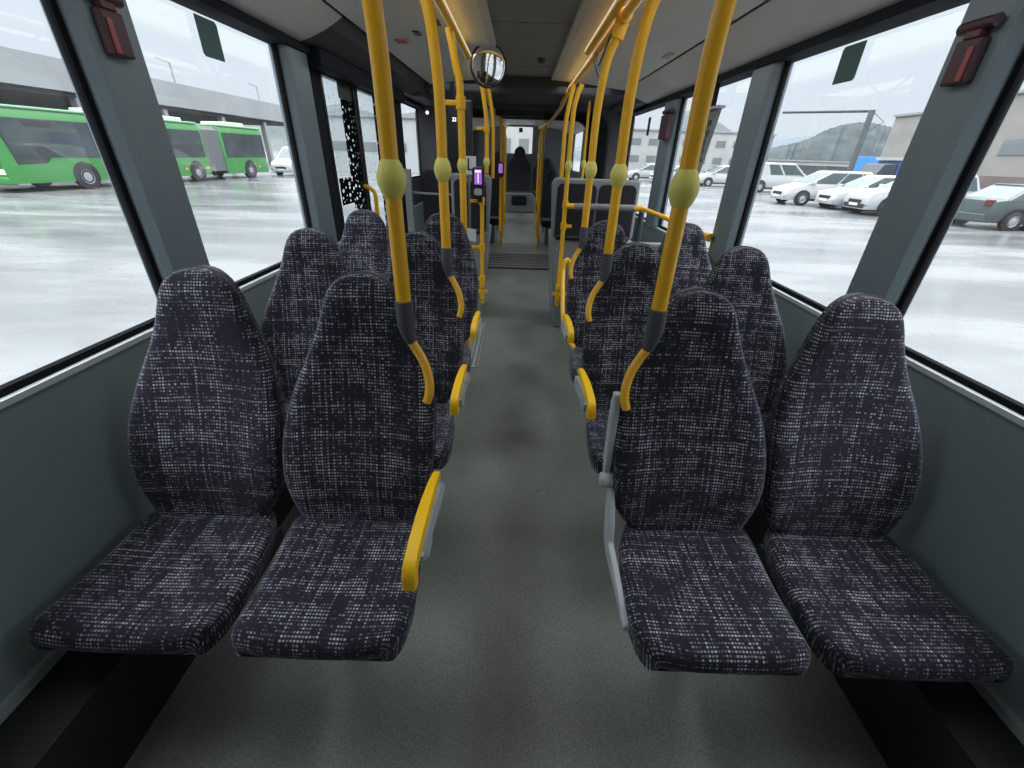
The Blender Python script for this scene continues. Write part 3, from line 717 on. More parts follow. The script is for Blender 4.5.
obj('backrest', MB().prism(rounded(.78,1.18,.5,1.04,.08), 4.86, 4.94, 'y'), PAD, t, smooth=0, bevel=.02)
obj('cushion', MB().prism(rounded(.80,1.16,.42,.50,.03), 4.6, 4.9, 'y'), PAD, t, smooth=0, bevel=.02)
obj('leg', MB().box(.92,1.04,4.7,4.85,0,.43), SHELL, t, smooth=0)

# info panel, signs, reader
t = thing('info_display', (-.60, 4.55, 1.3), 'black info display panel with small white digits left of the aisle', 'display')
obj('housing', MB().box(-.74,-.50,4.55,4.62,1.30,1.93), BLACK, t, smooth=0, bevel=.015)
obj('mount', MB().box(-.70,-.66,4.57,4.61,1.92,2.06), DARK, t, smooth=0)
def text(s_, size, loc, mt, parent, name, rot=(PI/2,0,0)):
    cu = bpy.data.curves.new(name, 'FONT'); cu.body = s_; cu.size = size; cu.align_x = 'CENTER'; cu.align_y = 'CENTER'; cu.extrude = .0008
    o = bpy.data.objects.new('tmp_text', cu); COL.objects.link(o); bpy.context.view_layer.update()
    me = bpy.data.meshes.new_from_object(o.evaluated_get(bpy.context.evaluated_depsgraph_get())); bpy.data.objects.remove(o)
    me.name = name; me.materials.clear(); me.materials.append(mt)
    o = bpy.data.objects.new(name, me); COL.objects.link(o); o.parent = parent
    o.location = Vector(loc)-WL[parent.name]; o.rotation_euler = rot; return o
DIG = mat('lit_white_digits', (.9,.9,.9), .4, emis=((1,1,1), .9))
text('22', .042, (-.665,4.547,1.775), DIG, t, 'display_digits')
t = thing('door_lamp', (-1.16, 5.84, 1.91), 'small white lamp glowing on the dark frame past the door', 'lamp')
obj('lens', MB().lathe((-1.16,5.842,1.915), [(0,-.016),(.014,-.013),(.019,-.002),(.016,.006),(0,.006)], 'y', 14), mat('lit_lamp_lens',(.9,.9,.9),.4,emis=((1,1,.95),.6)), t)
obj('bezel', MB().lathe((-1.16,5.852,1.915), [(0,-.004),(.026,-.004),(.026,.008),(0,.008)], 'y', 16), BLACK, t)
t = thing('letter_sign', (-.455, 4.05, 1.33), 'white square sign with a black L beside the reader', 'sign')
obj('plate', MB().box(-.545,-.425,4.10,4.108,1.345,1.485), WHITE, t, smooth=0)
text('L', .14, (-.475,4.097,1.415), BLACK, t, 'sign_letter')
t = thing('tilted_sign', (-.44, 3.2, .95), 'white tilted sheet sign hanging low beside the third left pole', 'sign')
obj('sheet', MB().prism([(-.485,1.04),(-.345,1.015),(-.35,.93),(-.47,.955)], 3.20, 3.206, 'y'), WHITE, t, smooth=0)
t = thing('ticket_reader', (-.38, 3.74, 1.17), 'violet screened ticket reader on the left yellow post', 'ticket reader')
obj('housing', MB().prism(rounded(-.425,-.327,1.19,1.41,.02), 3.74, 3.80, 'y'), BLACK, t, smooth=0, bevel=.008)
sc = obj('screen', MB().box(-.405,-.347,3.733,3.742,1.285,1.395), SCREEN, t, smooth=0)
obj('screen_text', MB().box(-.399,-.353,3.731,3.7335,1.372,1.388).box(-.379,-.372,3.731,3.7335,1.295,1.365), SCREENW, sc, smooth=0)
obj('card_pad', MB().prism(rounded(-.408,-.345,1.205,1.255,.015), 3.733, 3.742, 'y'), GREYSC, t, smooth=0)
obj('mount', MB().box(-.385,-.345,3.76,3.82,1.15,1.20), BLACK, t, smooth=0)
t = thing('ticket_reader', (-.30, 6.2, 1.2), 'small distant violet ticket reader past the upper pole', 'ticket reader')
obj('housing', MB().prism(rounded(-.335,-.255,1.24,1.42,.02), 6.2, 6.25, 'y'), BLACK, t, smooth=0)
obj('screen', MB().box(-.322,-.27,6.195,6.202,1.29,1.40), SCREEN, t, smooth=0)
t2 = full_pole('grab_pole', 'distant yellow pole carrying the small ticket reader', -.295, 6.28, .55, 2.0, -1, knobz=None, r=.018)

# convex mirror
t = thing('convex_mirror', (-.30, 3.6, 2.0), 'round convex mirror hanging from the left ceiling', 'mirror')
cx, cy, cz = -.286, 3.62, 2.045; R = .132; dirv = Vector((.30,-1,-.20)).normalized()
def disc(prof, n=28):
    a = dirv.orthogonal().normalized(); b = dirv.cross(a); m = MB()
    return m.loft([[Vector((cx,cy,cz))+dirv*h+(a*math.cos(2*PI*k/n)+b*math.sin(2*PI*k/n))*r for k in range(n)] for r, h in prof])
obj('mirror_face', disc([(.001,.014)]+[(R*.94*math.sin(q/8*PI/2), .014*math.cos(q/8*PI/2)**1.0) for q in range(1,9)]+[(.001,0)]), MIRR, t, smooth=80)
obj('rim', disc([(R*.93,.004),(R*.99,.004),(R,-.004),(R*.96,-.016),(.001,-.018)]), BLACK, t)
obj('bracket', MB().tube([(cx,cy+.02,cz),(cx-.03,cy+.05,cz+.08),(cx-.05,cy+.04,cz+.14)], .014), BLACK, t)

# hammers, window stickers, ceiling bits, cable
for s, yc, nm in ((-1,1.455,'left'),(1,1.455,'right')):
    t = thing('emergency_hammer', (s*1.19, yc, 1.70), 'red emergency hammer holder on the nearest %s pillar' % nm, 'hammer', None)
    a, b = sorted((s*1.192, s*1.219))
    obj('holder', MB().box(a,b,yc-.005,yc+.075,1.715,1.82), RED, t, smooth=0, bevel=.006)
    a2, b2 = sorted((s*1.187, s*1.193))
    obj('handle', MB().box(a2,b2,yc+.005,yc+.022,1.72,1.80), REDS, t, smooth=0, bevel=.002)
    obj('head', MB().tube([(s*1.20,yc-.02,1.85),(s*1.20,yc+.085,1.85)], .015), RED, t)
    obj('holder_top', MB().box(a,b,yc+.01,yc+.06,1.82,1.865), mat('dark_red_'+nm,(.10,.02,.025),.5), t, smooth=0, bevel=.004)
t = thing('emergency_hammer', (1.19, 4.2, 1.70), 'dark red hammer holder on the distant right pillar', 'hammer', None)
obj('holder', MB().box(1.172,1.219,4.10,4.30,1.66,1.84), RED, t, smooth=0, bevel=.006)
obj('head', MB().tube([(1.195,4.08,1.865),(1.195,4.32,1.865)], .016), RED, t)
for s, y, lab in ((-1,1.98,'dark green sticker at the top of the left window'),(1,2.04,'dark green sticker at the top of the right window')):
    a, b = sorted((s*1.262, s*1.266))
    m = MB().prism([(y+.0,1.925),(y+.115,1.925),(y+.125,1.915),(y+.125,1.80),(y+.01,1.80),(y,1.81)], a, b, 'x')
    o = obj('window_sticker', m, GREENST, smooth=0); tag(o, lab, 'sticker')
o = obj('window_sticker', MB().box(-.09,.0,12.325,12.335,2.02,2.12), BLACK, smooth=0); tag(o, 'small black square at the top of the rear window', 'sticker')
o = obj('window_sticker', MB().box(1.262,1.266,4.98,5.06,1.72,1.88), BLACK, smooth=0); tag(o, 'small black sticker at the top of the farthest right window', 'sticker')
for nm_, x, y, mt, lab, w_ in (('ceiling_sticker',-.80,3.27,STICKR,'red sticker on the left ceiling panel',.075),('ceiling_sticker',-.675,3.13,BLACK,'small dark sticker on the left ceiling panel',.035),('ceiling_sticker',-.53,2.95,STICKG,'green sticker behind the left ceiling rail',.045)):
    zc = 2.088+(.945-abs(x))/(.945-.60)*.037 if abs(x) > .6 else 2.125+(.60-abs(x))/.33*.025
    o = obj(nm_, MB().box(x-w_/2,x+w_/2,y-.05,y+.05,zc-.006,zc-.002), mt, smooth=0); tag(o, lab, 'sticker')
o = obj('ceiling_sticker', MB().box(.87,.91,3.30,3.46,2.090,2.094), mat('grey_print',(.30,.30,.30),.6), smooth=0); tag(o, 'small grey printed notice on the right ceiling panel', 'sticker')
o = obj('ceiling_camera', MB().lathe((.10,4.1,2.175), [(0,-.035),(.022,-.03),(.034,-.012),(.036,0),(0,0)], 'z', 16), BLACK); tag(o, 'small black dome in the dark middle ceiling panel', 'camera')
o = obj('cable', MB().tube(smoothpath([(.44,2.55,2.10),(.425,2.75,2.03),(.42,2.9,1.96),(.432,3.05,1.89),(.43,3.2,1.95),(.415,3.3,2.02),(.41,3.4,2.09)],5), .006, 8).tube(smoothpath([(.40,2.6,2.09),(.395,2.8,2.02),(.39,3.0,1.97),(.40,3.2,2.09)],5), .005, 8), BLACK); tag(o, 'loose black cables looping from the right ceiling rail', 'cable')
t = thing('ribbed_panel', (1.2, 3.3, 1.40), 'grey ribbed panel standing against the right window behind the pole', 'panel')
m = MB().prism([(3.19,1.80),(3.40,1.80),(3.42,1.42),(3.33,1.40)], 1.205, 1.235, 'x')
p = obj('panel', m, mat('grey_ribbed_plastic',(.16,.165,.165),.5), t, smooth=0)
r_ = MB()
for i in range(5): r_.box(1.195,1.206,3.24,3.40,1.50+i*.055,1.52+i*.055)
obj('rib', r_, mat('dark_rib',(.09,.09,.09),.5), t, smooth=0)
obj('top_flange', MB().box(1.185,1.235,3.14,3.42,1.80,1.815), ARMG, t, smooth=0)
obj('stem', MB().box(1.21,1.235,3.30,3.40,1.815,1.955), DARK, t, smooth=0)
# floor hatch frame
m = MB().box(-.335,-.325,2.97,3.98,0,.006).box(-.40,-.39,2.97,3.98,0,.006).box(-.40,-.325,2.97,2.985,0,.006).box(-.40,-.325,3.965,3.98,0,.006).box(-.372,-.352,2.985,3.965,0,.004)
struct('floor_trim_strip', m, METAL, smooth=0)

# ------------------------------------------------------------------ rear seats
def dark_seat(name, lab, x, y, zf, wd=.42, group='dark seats in the rear section', hh=.78):
    t = thing(name, (x, y, zf), lab, 'seat', group)
    m = MB(); rings = []
    for k in range(14):
        q = k/13; z = zf+.42+hh*q
        hw = interp([(0,.46),(.35,.50),(.58,.47),(.70,.34),(.80,.24),(.93,.20),(1,.08)], q)*wd
        yy = y+.18*q; d = .05 if q < .95 else .03
        rings.append([(x-hw,yy,z),(x-hw*.8,yy-d*.4,z),(x+hw*.8,yy-d*.4,z),(x+hw,yy,z),(x+hw*.85,yy+d,z),(x-hw*.85,yy+d,z)])
    obj('backrest', m.loft(rings), PAD, t, smooth=50)
    obj('cushion', MB().prism(rounded(x-wd*.48,x+wd*.48,zf+.33,zf+.45,.04), y-.42, y+.02, 'y'), PAD, t, smooth=0, bevel=.02)
    obj('base', MB().box(x-wd*.3,x+wd*.3,y-.3,y,zf,zf+.34), PANEL, t, smooth=0, bevel=.02)
    return t
dark_seat('rear_bench_seat', 'black middle seat of the rear bench at the end of the aisle', -.05, 11.72, .26, .62, hh=1.02)
for x, nm in ((-.62,'left of the middle rear bench seat'),(.52,'right of the middle rear bench seat')): dark_seat('rear_bench_seat', 'black seat '+nm, x, 11.75, .26, .45, hh=.9)
m = MB()
for s, nm in ((-1,'left'),(1,'right')):
    for y, lab in ((8.6,'first dark seat beyond the joint, %s of the aisle'),(9.5,'second dark seat beyond the joint, %s of the aisle'),(10.4,'third dark seat beyond the joint, %s of the aisle')):
        dark_seat('rear_row_seat', lab % nm, s*.60, y, (y-8.4)/2.8*.26, .44, hh=.86)
t = thing('rear_podium', (-.03, 11.2, .26), 'grey arched podium front below the rear bench', 'podium')
obj('front', MB().prism([(-.42,.26),(.36,.26),(.36,.60),(.28,.70),(-.34,.70),(-.42,.60)], 11.15, 11.24, 'y'), PANEL, t, smooth=0, bevel=.02)
obj('recess', MB().prism(rounded(-.22,.16,.42,.64,.06), 11.14, 11.152, 'y'), BLACK, t, smooth=0)
t = thing('ceiling_screen', (0, 6.0, 1.9), 'black ceiling screen box hanging before the rear section', 'screen')
obj('housing', MB().box(-.36,.24,6.15,6.25,1.93,2.02), BLACK, t, smooth=0, bevel=.01)
obj('mount', MB().box(-.1,0,6.18,6.22,2.01,2.06), BLACK, t, smooth=0)
o = obj('route_notice', MB().box(-.50,-.36,6.3,6.31,1.90,2.03).box(-.44,-.42,6.295,6.315,2.02,2.06), WHITE, smooth=0); tag(o, 'white notice beside the ceiling screen', 'sign')

# ------------------------------------------------------------------ outside
G = -.33
struct('ground', MB().box(-400,400,-150,500,G-.4,G), ASPH, smooth=0)
GB = mat('green_bus_paint', (.04,.19,.045), .3, noise=(1,.05)); GBL = mat('pale_green_roof', (.16,.34,.19), .35)
BGL = mat('dark_bus_glass', (.035,.045,.05), .12, noise=(.7,.5)); RUB = mat('tyre_rubber', (.012,.012,.013), .8); RIM = mat('grey_rim', (.35,.36,.37), .4, metal=.5)
LAMP = mat('headlamp_glass', (.75,.75,.70), .2); ORG = mat('orange_reflector', (.8,.3,.03), .4); REDL = mat('red_tail_lamp', (.10,.01,.01), .3)
BELLG = mat('grey_bellows', (.10,.108,.11), .8)
def wheel(parent, x, y, r=.48, w_=.24, side=1):
    o = obj('wheel', MB().lathe((x,y,r), [(r*.55,-w_/2),(r*.92,-w_/2),(r,-w_/2+.03),(r,w_/2-.03),(r*.92,w_/2),(r*.55,w_/2)], 'y', 24), RUB, parent, world=False, smooth=50)
    m = MB().lathe((x, y+side*(w_/2-.004), r), [(0,-.02),(r*.58,-.02),(r*.58,.015),(r*.5,.0),(r*.2,.02),(0,.03)] if side>0 else [(0,-.03),(r*.2,-.02),(r*.5,0),(r*.58,-.015),(r*.58,.02),(0,.02)], 'y', 20)
    obj('wheel_hub', m, RIM, o, world=False)
# green articulated bus; local +x is its front, +y its side towards us
bus = thing('articulated_bus', (-19.55, 25.3, G), 'long green articulated bus parked on the wet yard', 'bus', rotz=math.radians(-95.5))
def busbody(name, x0, x1, front):
    m = MB(); rings = []
    st = [(x0,1)] + [(x1,1)]
    prof = lambda k: [(-1.25*k,.32),(-1.27*k,.9),(-1.25*k,2.55),(-1.12*k,2.86),(1.12*k,2.86),(1.25*k,2.55),(1.27*k,.9),(1.25*k,.32)]
    xs = [(x0,.97),(x0+.15,1),(x1-.5,1),(x1-.15,.97),(x1,.90)] if front else [(x0,.93),(x0+.2,1),(x1-.1,1),(x1,.98)]
    for x, k in xs: rings.append([(x, a, z) for a, z in prof(k)])
    return obj(name, m.loft(rings), GB, bus, world=False, smooth=30)
busbody('front_body', -1.9, 8.2, True); busbody('rear_body', -7.4, -3.3, False)
m = MB(); rings = []
for i in range(11):
    k = .96 if i % 2 else 1.0
    rings.append([(-3.3+i*.14, a*k, z) for a, z in ((-1.2,.5),(-1.2,2.6),(-1.0,2.8),(1.0,2.8),(1.2,2.6),(1.2,.5))])
obj('bellows', m.loft(rings), BELLG, bus, world=False, smooth=0)
for x0, x1, nm in ((-1.75, 7.2,'front_windows'), (-7.2,-3.5,'rear_windows')):
    for s in (1,-1):
        a, b = sorted((s*1.262, s*1.285))
        obj('side_windows', MB().prism([(x0,1.22),(x1*.9,1.22),(x1*.93,1.02) if x1>0 else (x1,1.22),(x1+.55,.98) if x1>0 else (x1,1.3),(x1+.75,2.52) if x1>0 else (x1,2.52),(x0,2.52)], a, b, 'y'), BGL, bus, world=False, smooth=0)
obj('windscreen', MB().loft([[(8.205,-1.1,.95),(8.22,1.1,.95)][0:2]+[(8.22,1.1,2.5),(8.205,-1.1,2.5)], [(8.16,-1.1,.95),(8.16,1.1,.95),(8.14,1.1,2.5),(8.14,-1.1,2.5)]]), BGL, bus, world=False, smooth=0)
obj('destination_sign', MB().box(6.0,7.0,1.286,1.30,2.28,2.46), mat('unlit_sign',(.02,.02,.02),.4), bus, world=False, smooth=0)
obj('headlight', MB().box(8.05,8.22,.80,1.14,.62,.82), LAMP, bus, world=False, smooth=0, bevel=.03); obj('headlight', MB().box(8.05,8.22,-1.14,-.80,.62,.82), LAMP, bus, world=False, smooth=0, bevel=.03)
obj('bumper', MB().box(7.9,8.26,-1.15,1.15,.28,.55), GB, bus, world=False, smooth=0, bevel=.06)
obj('roof_edge', MB().box(-7.3,-3.4,-1.2,1.2,2.84,2.93).box(-1.8,8.0,-1.2,1.2,2.84,2.93), GBL, bus, world=False, smooth=0, bevel=.03)
obj('roof_unit', MB().box(-6.2,-4.6,-.8,.9,2.9,3.12).box(1.2,3.2,-.8,.9,2.9,3.14).box(-1.2,.2,-.8,.9,2.9,3.10), mat('pale_roof_unit',(.50,.62,.45),.5), bus, world=False, smooth=0, bevel=.05)
for x in (5.35, -.9, -5.4):
    for s in (1,-1):
        wheel(bus, x, s*1.14, .48, .26, s)
        obj('wheel_arch', MB().lathe((x, s*1.262, .52), [(0,-.012),(.55,-.012),(.55,.012),(0,.012)], 'y', 24), BLACK, bus, world=False)
obj('side_marker', MB().box(4.3,4.42,1.27,1.285,.62,.72).box(-.2,-.05,1.27,1.285,.62,.72).box(-1.75,-1.6,1.27,1.285,.62,.72).box(-6.4,-6.25,1.27,1.285,.62,.72), ORG, bus, world=False, smooth=0)
for s in (1,-1): obj('side_mirror', MB().box(8.2,8.45,s*1.2-.08,s*1.2+.08,1.75,2.3).tube([(8.1,s*1.1,2.45),(8.32,s*1.2,2.4),(8.32,s*1.2,2.25)],.03,8), BLACK, bus, world=False, smooth=0)

# cars ------------------------------------------------------------
SILV = mat('silver_paint', (.36,.37,.38), .25, metal=.2); WPAINT = mat('white_paint', (.37,.375,.38), .25); GPAINT = mat('grey_green_paint', (.045,.06,.063), .25); DKP = mat('dark_paint', (.03,.035,.045), .25); BLP = mat('blue_paint', (.03,.09,.30), .4)
CGL = mat('car_glass', (.05,.07,.075), .08)
CARS = {
 'mpv':  dict(L=4.45, W=1.78, H=1.62, top=[(-.5,.66,.84),(-.485,.92,.93),(-.4,1.0,.98),(-.1,1.0,1),(.20,1.0,1),(.34,.93,.97),(.45,.80,.90),(.49,.66,.82),(.5,.50,.78)], base=(-.48,.29), roof=(-.41,.02), tw=.80),
 'hatch':dict(L=3.95, W=1.72, H=1.52, top=[(-.5,.62,.84),(-.48,.90,.93),(-.4,.96,.98),(-.1,.94,1),(.20,.93,1),(.36,.86,.96),(.46,.74,.90),(.49,.62,.82),(.5,.46,.78)], base=(-.47,.27), roof=(-.40,-.02), tw=.78),
 'suv':  dict(L=4.45, W=1.85, H=1.68, top=[(-.5,.70,.86),(-.485,.98,.94),(-.4,1.06,.98),(-.1,1.06,1),(.20,1.05,1),(.38,1.0,.97),(.465,.92,.92),(.495,.74,.86),(.5,.50,.82)], base=(-.47,.22), roof=(-.40,-.04), tw=.78),
 'van':  dict(L=4.95, W=1.92, H=1.92, top=[(-.5,.60,.94),(-.495,1.05,.97),(-.4,1.12,1),(-.1,1.12,1),(.30,1.10,1),(.40,1.02,.97),(.47,.88,.92),(.495,.70,.86),(.5,.48,.82)], base=(-.49,.36), roof=(-.475,.16), tw=.84),
 'sedan':dict(L=4.70, W=1.84, H=1.46, top=[(-.5,.62,.84),(-.485,.92,.92),(-.38,1.0,.97),(-.1,.95,1),(.20,.93,1),(.36,.86,.96),(.46,.74,.90),(.49,.60,.82),(.5,.46,.78)], base=(-.40,.25), roof=(-.22,.02), tw=.76),
}
def car(lab, kind, x, y, rot, paint, cat='car', name=None):
    d = CARS[kind]; L_, W_, H_ = d['L'], d['W'], d['H']; h = W_/2
    t = thing(name or {'van':'delivery_van','suv':'parked_suv'}.get(kind,'parked_car'), (x,y,G), lab, cat, 'parked vehicles on the wet lot', math.radians(rot))
    rings = []
    for fx, zt, k in d['top']:
        X = fx*L_; ww = h*k
        rings.append([(X,-ww*.92,.24),(X,-ww,.42),(X,-ww,zt*.72),(X,-ww*.93,zt-.02),(X,-ww*.55,zt+.015),(X,ww*.55,zt+.015),(X,ww*.93,zt-.02),(X,ww,zt*.72),(X,ww,.42),(X,ww*.92,.24)])
    obj('body', MB().loft(rings), paint, t, world=False, smooth=45)
    zb = d['top'][3][1]-.03; b0, b1 = d['base'][0]*L_, d['base'][1]*L_; r0, r1 = d['roof'][0]*L_, d['roof'][1]*L_; tw = d['tw']*h; bw = h*.93
    def ring(q, inset=0):
        x0 = b0+(r0-b0)*q; x1 = b1+(r1-b1)*q; ww = bw+(tw-bw)*q; z = zb+(H_-zb-.04)*q
        return [(x0,-ww,z),(x0,ww,z),(x1,ww*.93,z),(x1,-ww*.93,z)]
    m = MB().loft([ring(0),ring(.5),ring(1)])
    rr = ring(1); m.loft([rr,[(a*.985+ (r0+r1)/2*.015, b*.9, H_) for a, b, c in rr]])
    obj('cabin', m, paint, t, world=False, bevel=.03, smooth=45)
    # panes a centimetre proud of the cabin
    def quad(P, n):
        P = [Vector(p) for p in P]; c = sum(P, Vector())/len(P); n = Vector(n).normalized()
        return MB().loft([[p+n*.0 for p in P],[p+n*.014 for p in P]])
    lo, hi = ring(.10), ring(.90)
    def lerp(a, b, q): return Vector(a)*(1-q)+Vector(b)*q
    for s, (i0, i1) in ((-1,(0,3)),(1,(1,2))):
        cuts = {'van':((.56,.70),(.73,.955)),}.get(kind, ((.05,.22),(.25,.56),(.59,.955)) if kind in ('mpv','suv') else ((.08,.46),(.49,.955)))
        if kind == 'van': cuts = ((.38,.60),(.64,.955))
        for a, b in cuts:
            obj('side_window', quad([lerp(lo[i0],lo[i1],a),lerp(lo[i0],lo[i1],b),lerp(hi[i0],hi[i1],min(b,.97)),lerp(hi[i0],hi[i1],max(a,.04))], (0,s,.25)), CGL, t, world=False, smooth=0)
    def ends(i, j, n, nm):
        a0, a1 = lerp(lo[i],lo[j],.06), lerp(lo[i],lo[j],.94); c0, c1 = lerp(hi[i],hi[j],.08), lerp(hi[i],hi[j],.92)
        obj(nm, quad([a0,a1,c1,c0], n), CGL, t, world=False, smooth=0)
    ends(3,2,(1,0,.7),'windscreen')
    if kind != 'van': ends(0,1,(-1,0,.5),'rear_window')
    wr = .32 if kind not in ('suv','van') else .36
    for fx in (-.30,.31):
        for s in (1,-1):
            obj('wheel_arch', MB().lathe((fx*L_, s*h*.985, wr+.02), [(0,-.02),(wr*1.2,-.02),(wr*1.2,.02),(0,.02)], 'y', 22), BLACK, t, world=False)
            wheel(t, fx*L_, s*(h*.90), wr, .22, s)
    for s in (1,-1):
        obj('headlight', MB().box(.425*L_,.488*L_, s*h*.62-.16, s*h*.62+.16, .60, .76), LAMP, t, world=False, smooth=0, bevel=.03)
        obj('tail_light', MB().box(-.502*L_,-.47*L_, s*h*.72-.12, s*h*.72+.12, .78, .98), REDL, t, world=False, smooth=0, bevel=.02)
        obj('door_mirror', MB().box(b1-.35,b1-.20, s*h*1.0-.08, s*h*1.0+.08, zb+.02, zb+.16), paint, t, world=False, smooth=0, bevel=.03)
    obj('front_bumper', MB().box(.46*L_,.505*L_,-h*.72,h*.72,.26,.46), BLACK if kind=='suv' else paint, t, world=False, smooth=0, bevel=.04)
    obj('grille', MB().box(.49*L_,.507*L_,-h*.42,h*.42,.47,.60), BLACK, t, world=False, smooth=0)
    obj('rear_bumper', MB().box(-.508*L_,-.46*L_,-h*.84,h*.84,.26,.52), BLACK if kind=='suv' else paint, t, world=False, smooth=0, bevel=.04)
    obj('number_plate', MB().box(.5*L_,.511*L_,-.26,.26,.36,.46), WHITE, t, world=False, smooth=0)
    obj('sill', MB().box(-.26*L_,.27*L_,-h*.985,h*.985,.22,.33), BLACK, t, world=False, smooth=0)
    return t
car('white delivery van, tallest in the row, behind the white people carrier', 'van', 18.9, 34.6, 0, WPAINT, 'van')
car('white people carrier with nose towards the bus, right of the van', 'mpv', 15.85, 24.35, 180, WPAINT)
car('white small hatchback between the people carrier and the two-tone suv', 'hatch', 16.75, 22.3, 181, WPAINT)
car('white suv with black lower cladding beside the near right pillar', 'suv', 17.0, 20.1, 178, WPAINT)
car('grey-green saloon car seen through the nearest right window', 'sedan', 18.6, 16.7, 2, GPAINT)
car('white car left of the van in the distant row', 'mpv', 17.3, 40.0, 178, WPAINT)
car('pale silver saloon behind the yellow pole in the distant row', 'sedan', 14.6, 43.5, 180, SILV)
car('silver hatchback farthest left in the distant row', 'hatch', 12.6, 46.5, 180, SILV)
car('dark car deep in the lot behind the distant row', 'sedan', 20.5, 50.0, 182, DKP)
car('white car deep in the lot right of the dark car', 'mpv', 27.0, 52.0, 182, WPAINT)
car('grey-green car right of the saloon at the photo edge', 'suv', 21.4, 13.2, 2, GPAINT)
# box truck and container
t = thing('box_truck', (29.4, 36.5, G), 'dark blue truck with a white roof behind the parked cars', 'truck')
obj('cargo_box', MB().box(-1.2,3.2,-1.1,1.1,.9,2.35), BLP, t, world=False, smooth=0); obj('roof_cap', MB().box(-1.4,3.4,-1.2,1.2,2.35,2.55), WPAINT, t, world=False, smooth=0)
obj('cab', MB().prism([(-1.2,.5),(-2.6,.5),(-2.7,1.2),(-2.2,2.1),(-1.2,2.1)], -1.0, 1.0, 'y'), DKP, t, world=False, smooth=0, bevel=.05)
for x in (-1.9, 2.2):
    for s in (1,-1): wheel(t, x, s*.95, .45, .25, s)
o = obj('blue_container', MB().box(33.2,36.2,46,48,G,2.4), mat('bright_blue_steel',(.05,.22,.55),.5), smooth=0, bevel=.03); tag(o, 'bright blue container left of the white-roofed truck', 'container')

# gantry pole with a long arm
t = thing('gantry_pole', (28.2, 40.4, G), 'tall steel pole with a long horizontal arm above the parked cars', 'pole')
obj('mast', MB().tube([(28.2,40.4,G),(28.2,40.4,5.55)], .22, 10), mat('galvanised_steel',(.07,.085,.09),.6), t)
obj('arm', MB().tube([(28.3,40.3,5.48),(25.2,48.2,5.9)], .10, 8), mat('grey_steel_arm',(.03,.035,.04),.6), t)
obj('brace', MB().tube([(28.2,40.4,5.5),(28.9,39.6,4.7),(28.2,40.4,4.0)], .03, 6), BLACK, t)

# buildings right
BW = mat('pale_facade', (.33,.33,.32), .8, noise=(.4,.1)); BBG = mat('beige_facade', (.24,.228,.205), .8, noise=(.3,.1)); BWN = mat('building_glass', (.14,.15,.16), .3); BRF = mat('grey_roof', (.25,.26,.27), .7); BBR = mat('brown_fence', (.13,.10,.09), .8, noise=(1,.2))
def building(lab, x0, x1, y0, y1, h, mt, rot=0, rows=2, cols=5, face='-y', name='warehouse'):
    cx, cy = (x0+x1)/2, (y0+y1)/2
    t = thing(name, (cx, cy, G), lab, 'building', None, math.radians(rot))
    a, b = (x1-x0)/2, (y1-y0)/2
    obj('wall_block', MB().box(-a,a,-b,b,0,h), mt, t, world=False, smooth=0)
    obj('roof_slab', MB().box(-a-.2,a+.2,-b-.2,b+.2,h,h+.25), BRF, t, world=False, smooth=0)
    for r in range(rows):
        for c in range(cols):
            z0 = h*(r+.55)/(rows+.4); q = (c+.5)/cols
            if face == '-y':
                X = -a+2*a*q; obj('pane', MB().box(X-a/cols*.55,X+a/cols*.55,-b-.06,-b+.02,z0,z0+h*.16), BWN, t, world=False, smooth=0)
            else:
                Y = -b+2*b*q; sx = -a if face == '-x' else a
                obj('pane', MB().box(sx-.06,sx+.06,Y-b/cols*.5,Y+b/cols*.5,z0,z0+h*.16), BWN, t, world=False, smooth=0)
    return t
building('large beige industrial block seen through the nearest right window', 45, 80, 28, 53.5, 8.1, BBG, rows=1, cols=4, face='-x')
building('tall beige hall left of the near right pillar', 48, 64, 58, 64, 7.6, BBG, rows=0)
building('long white warehouse behind the distant parked cars', 20, 42, 90, 104, 6.6, BW, rows=2, cols=7)
building('pale house row below the wooded hill', 56, 76, 100, 108, 2.5, BW, rows=1, cols=6)
building('narrow pale tower left of the wooded hill', 45.2, 46.8, 90, 93, 6.4, BBG, rows=1, cols=4)
o = obj('lot_fence', MB().box(30,47.2,60,60.3,G,1.5), mat('dark_fence',(.06,.065,.07),.7,noise=(2,.4)), smooth=0); tag(o, 'dark fence line along the back of the car park', 'fence')
o = obj('boundary_wall', MB().box(24,44,29.6,30.0,G,1.25), BBR, smooth=0); tag(o, 'low brown boundary wall behind the grey-green car', 'wall')

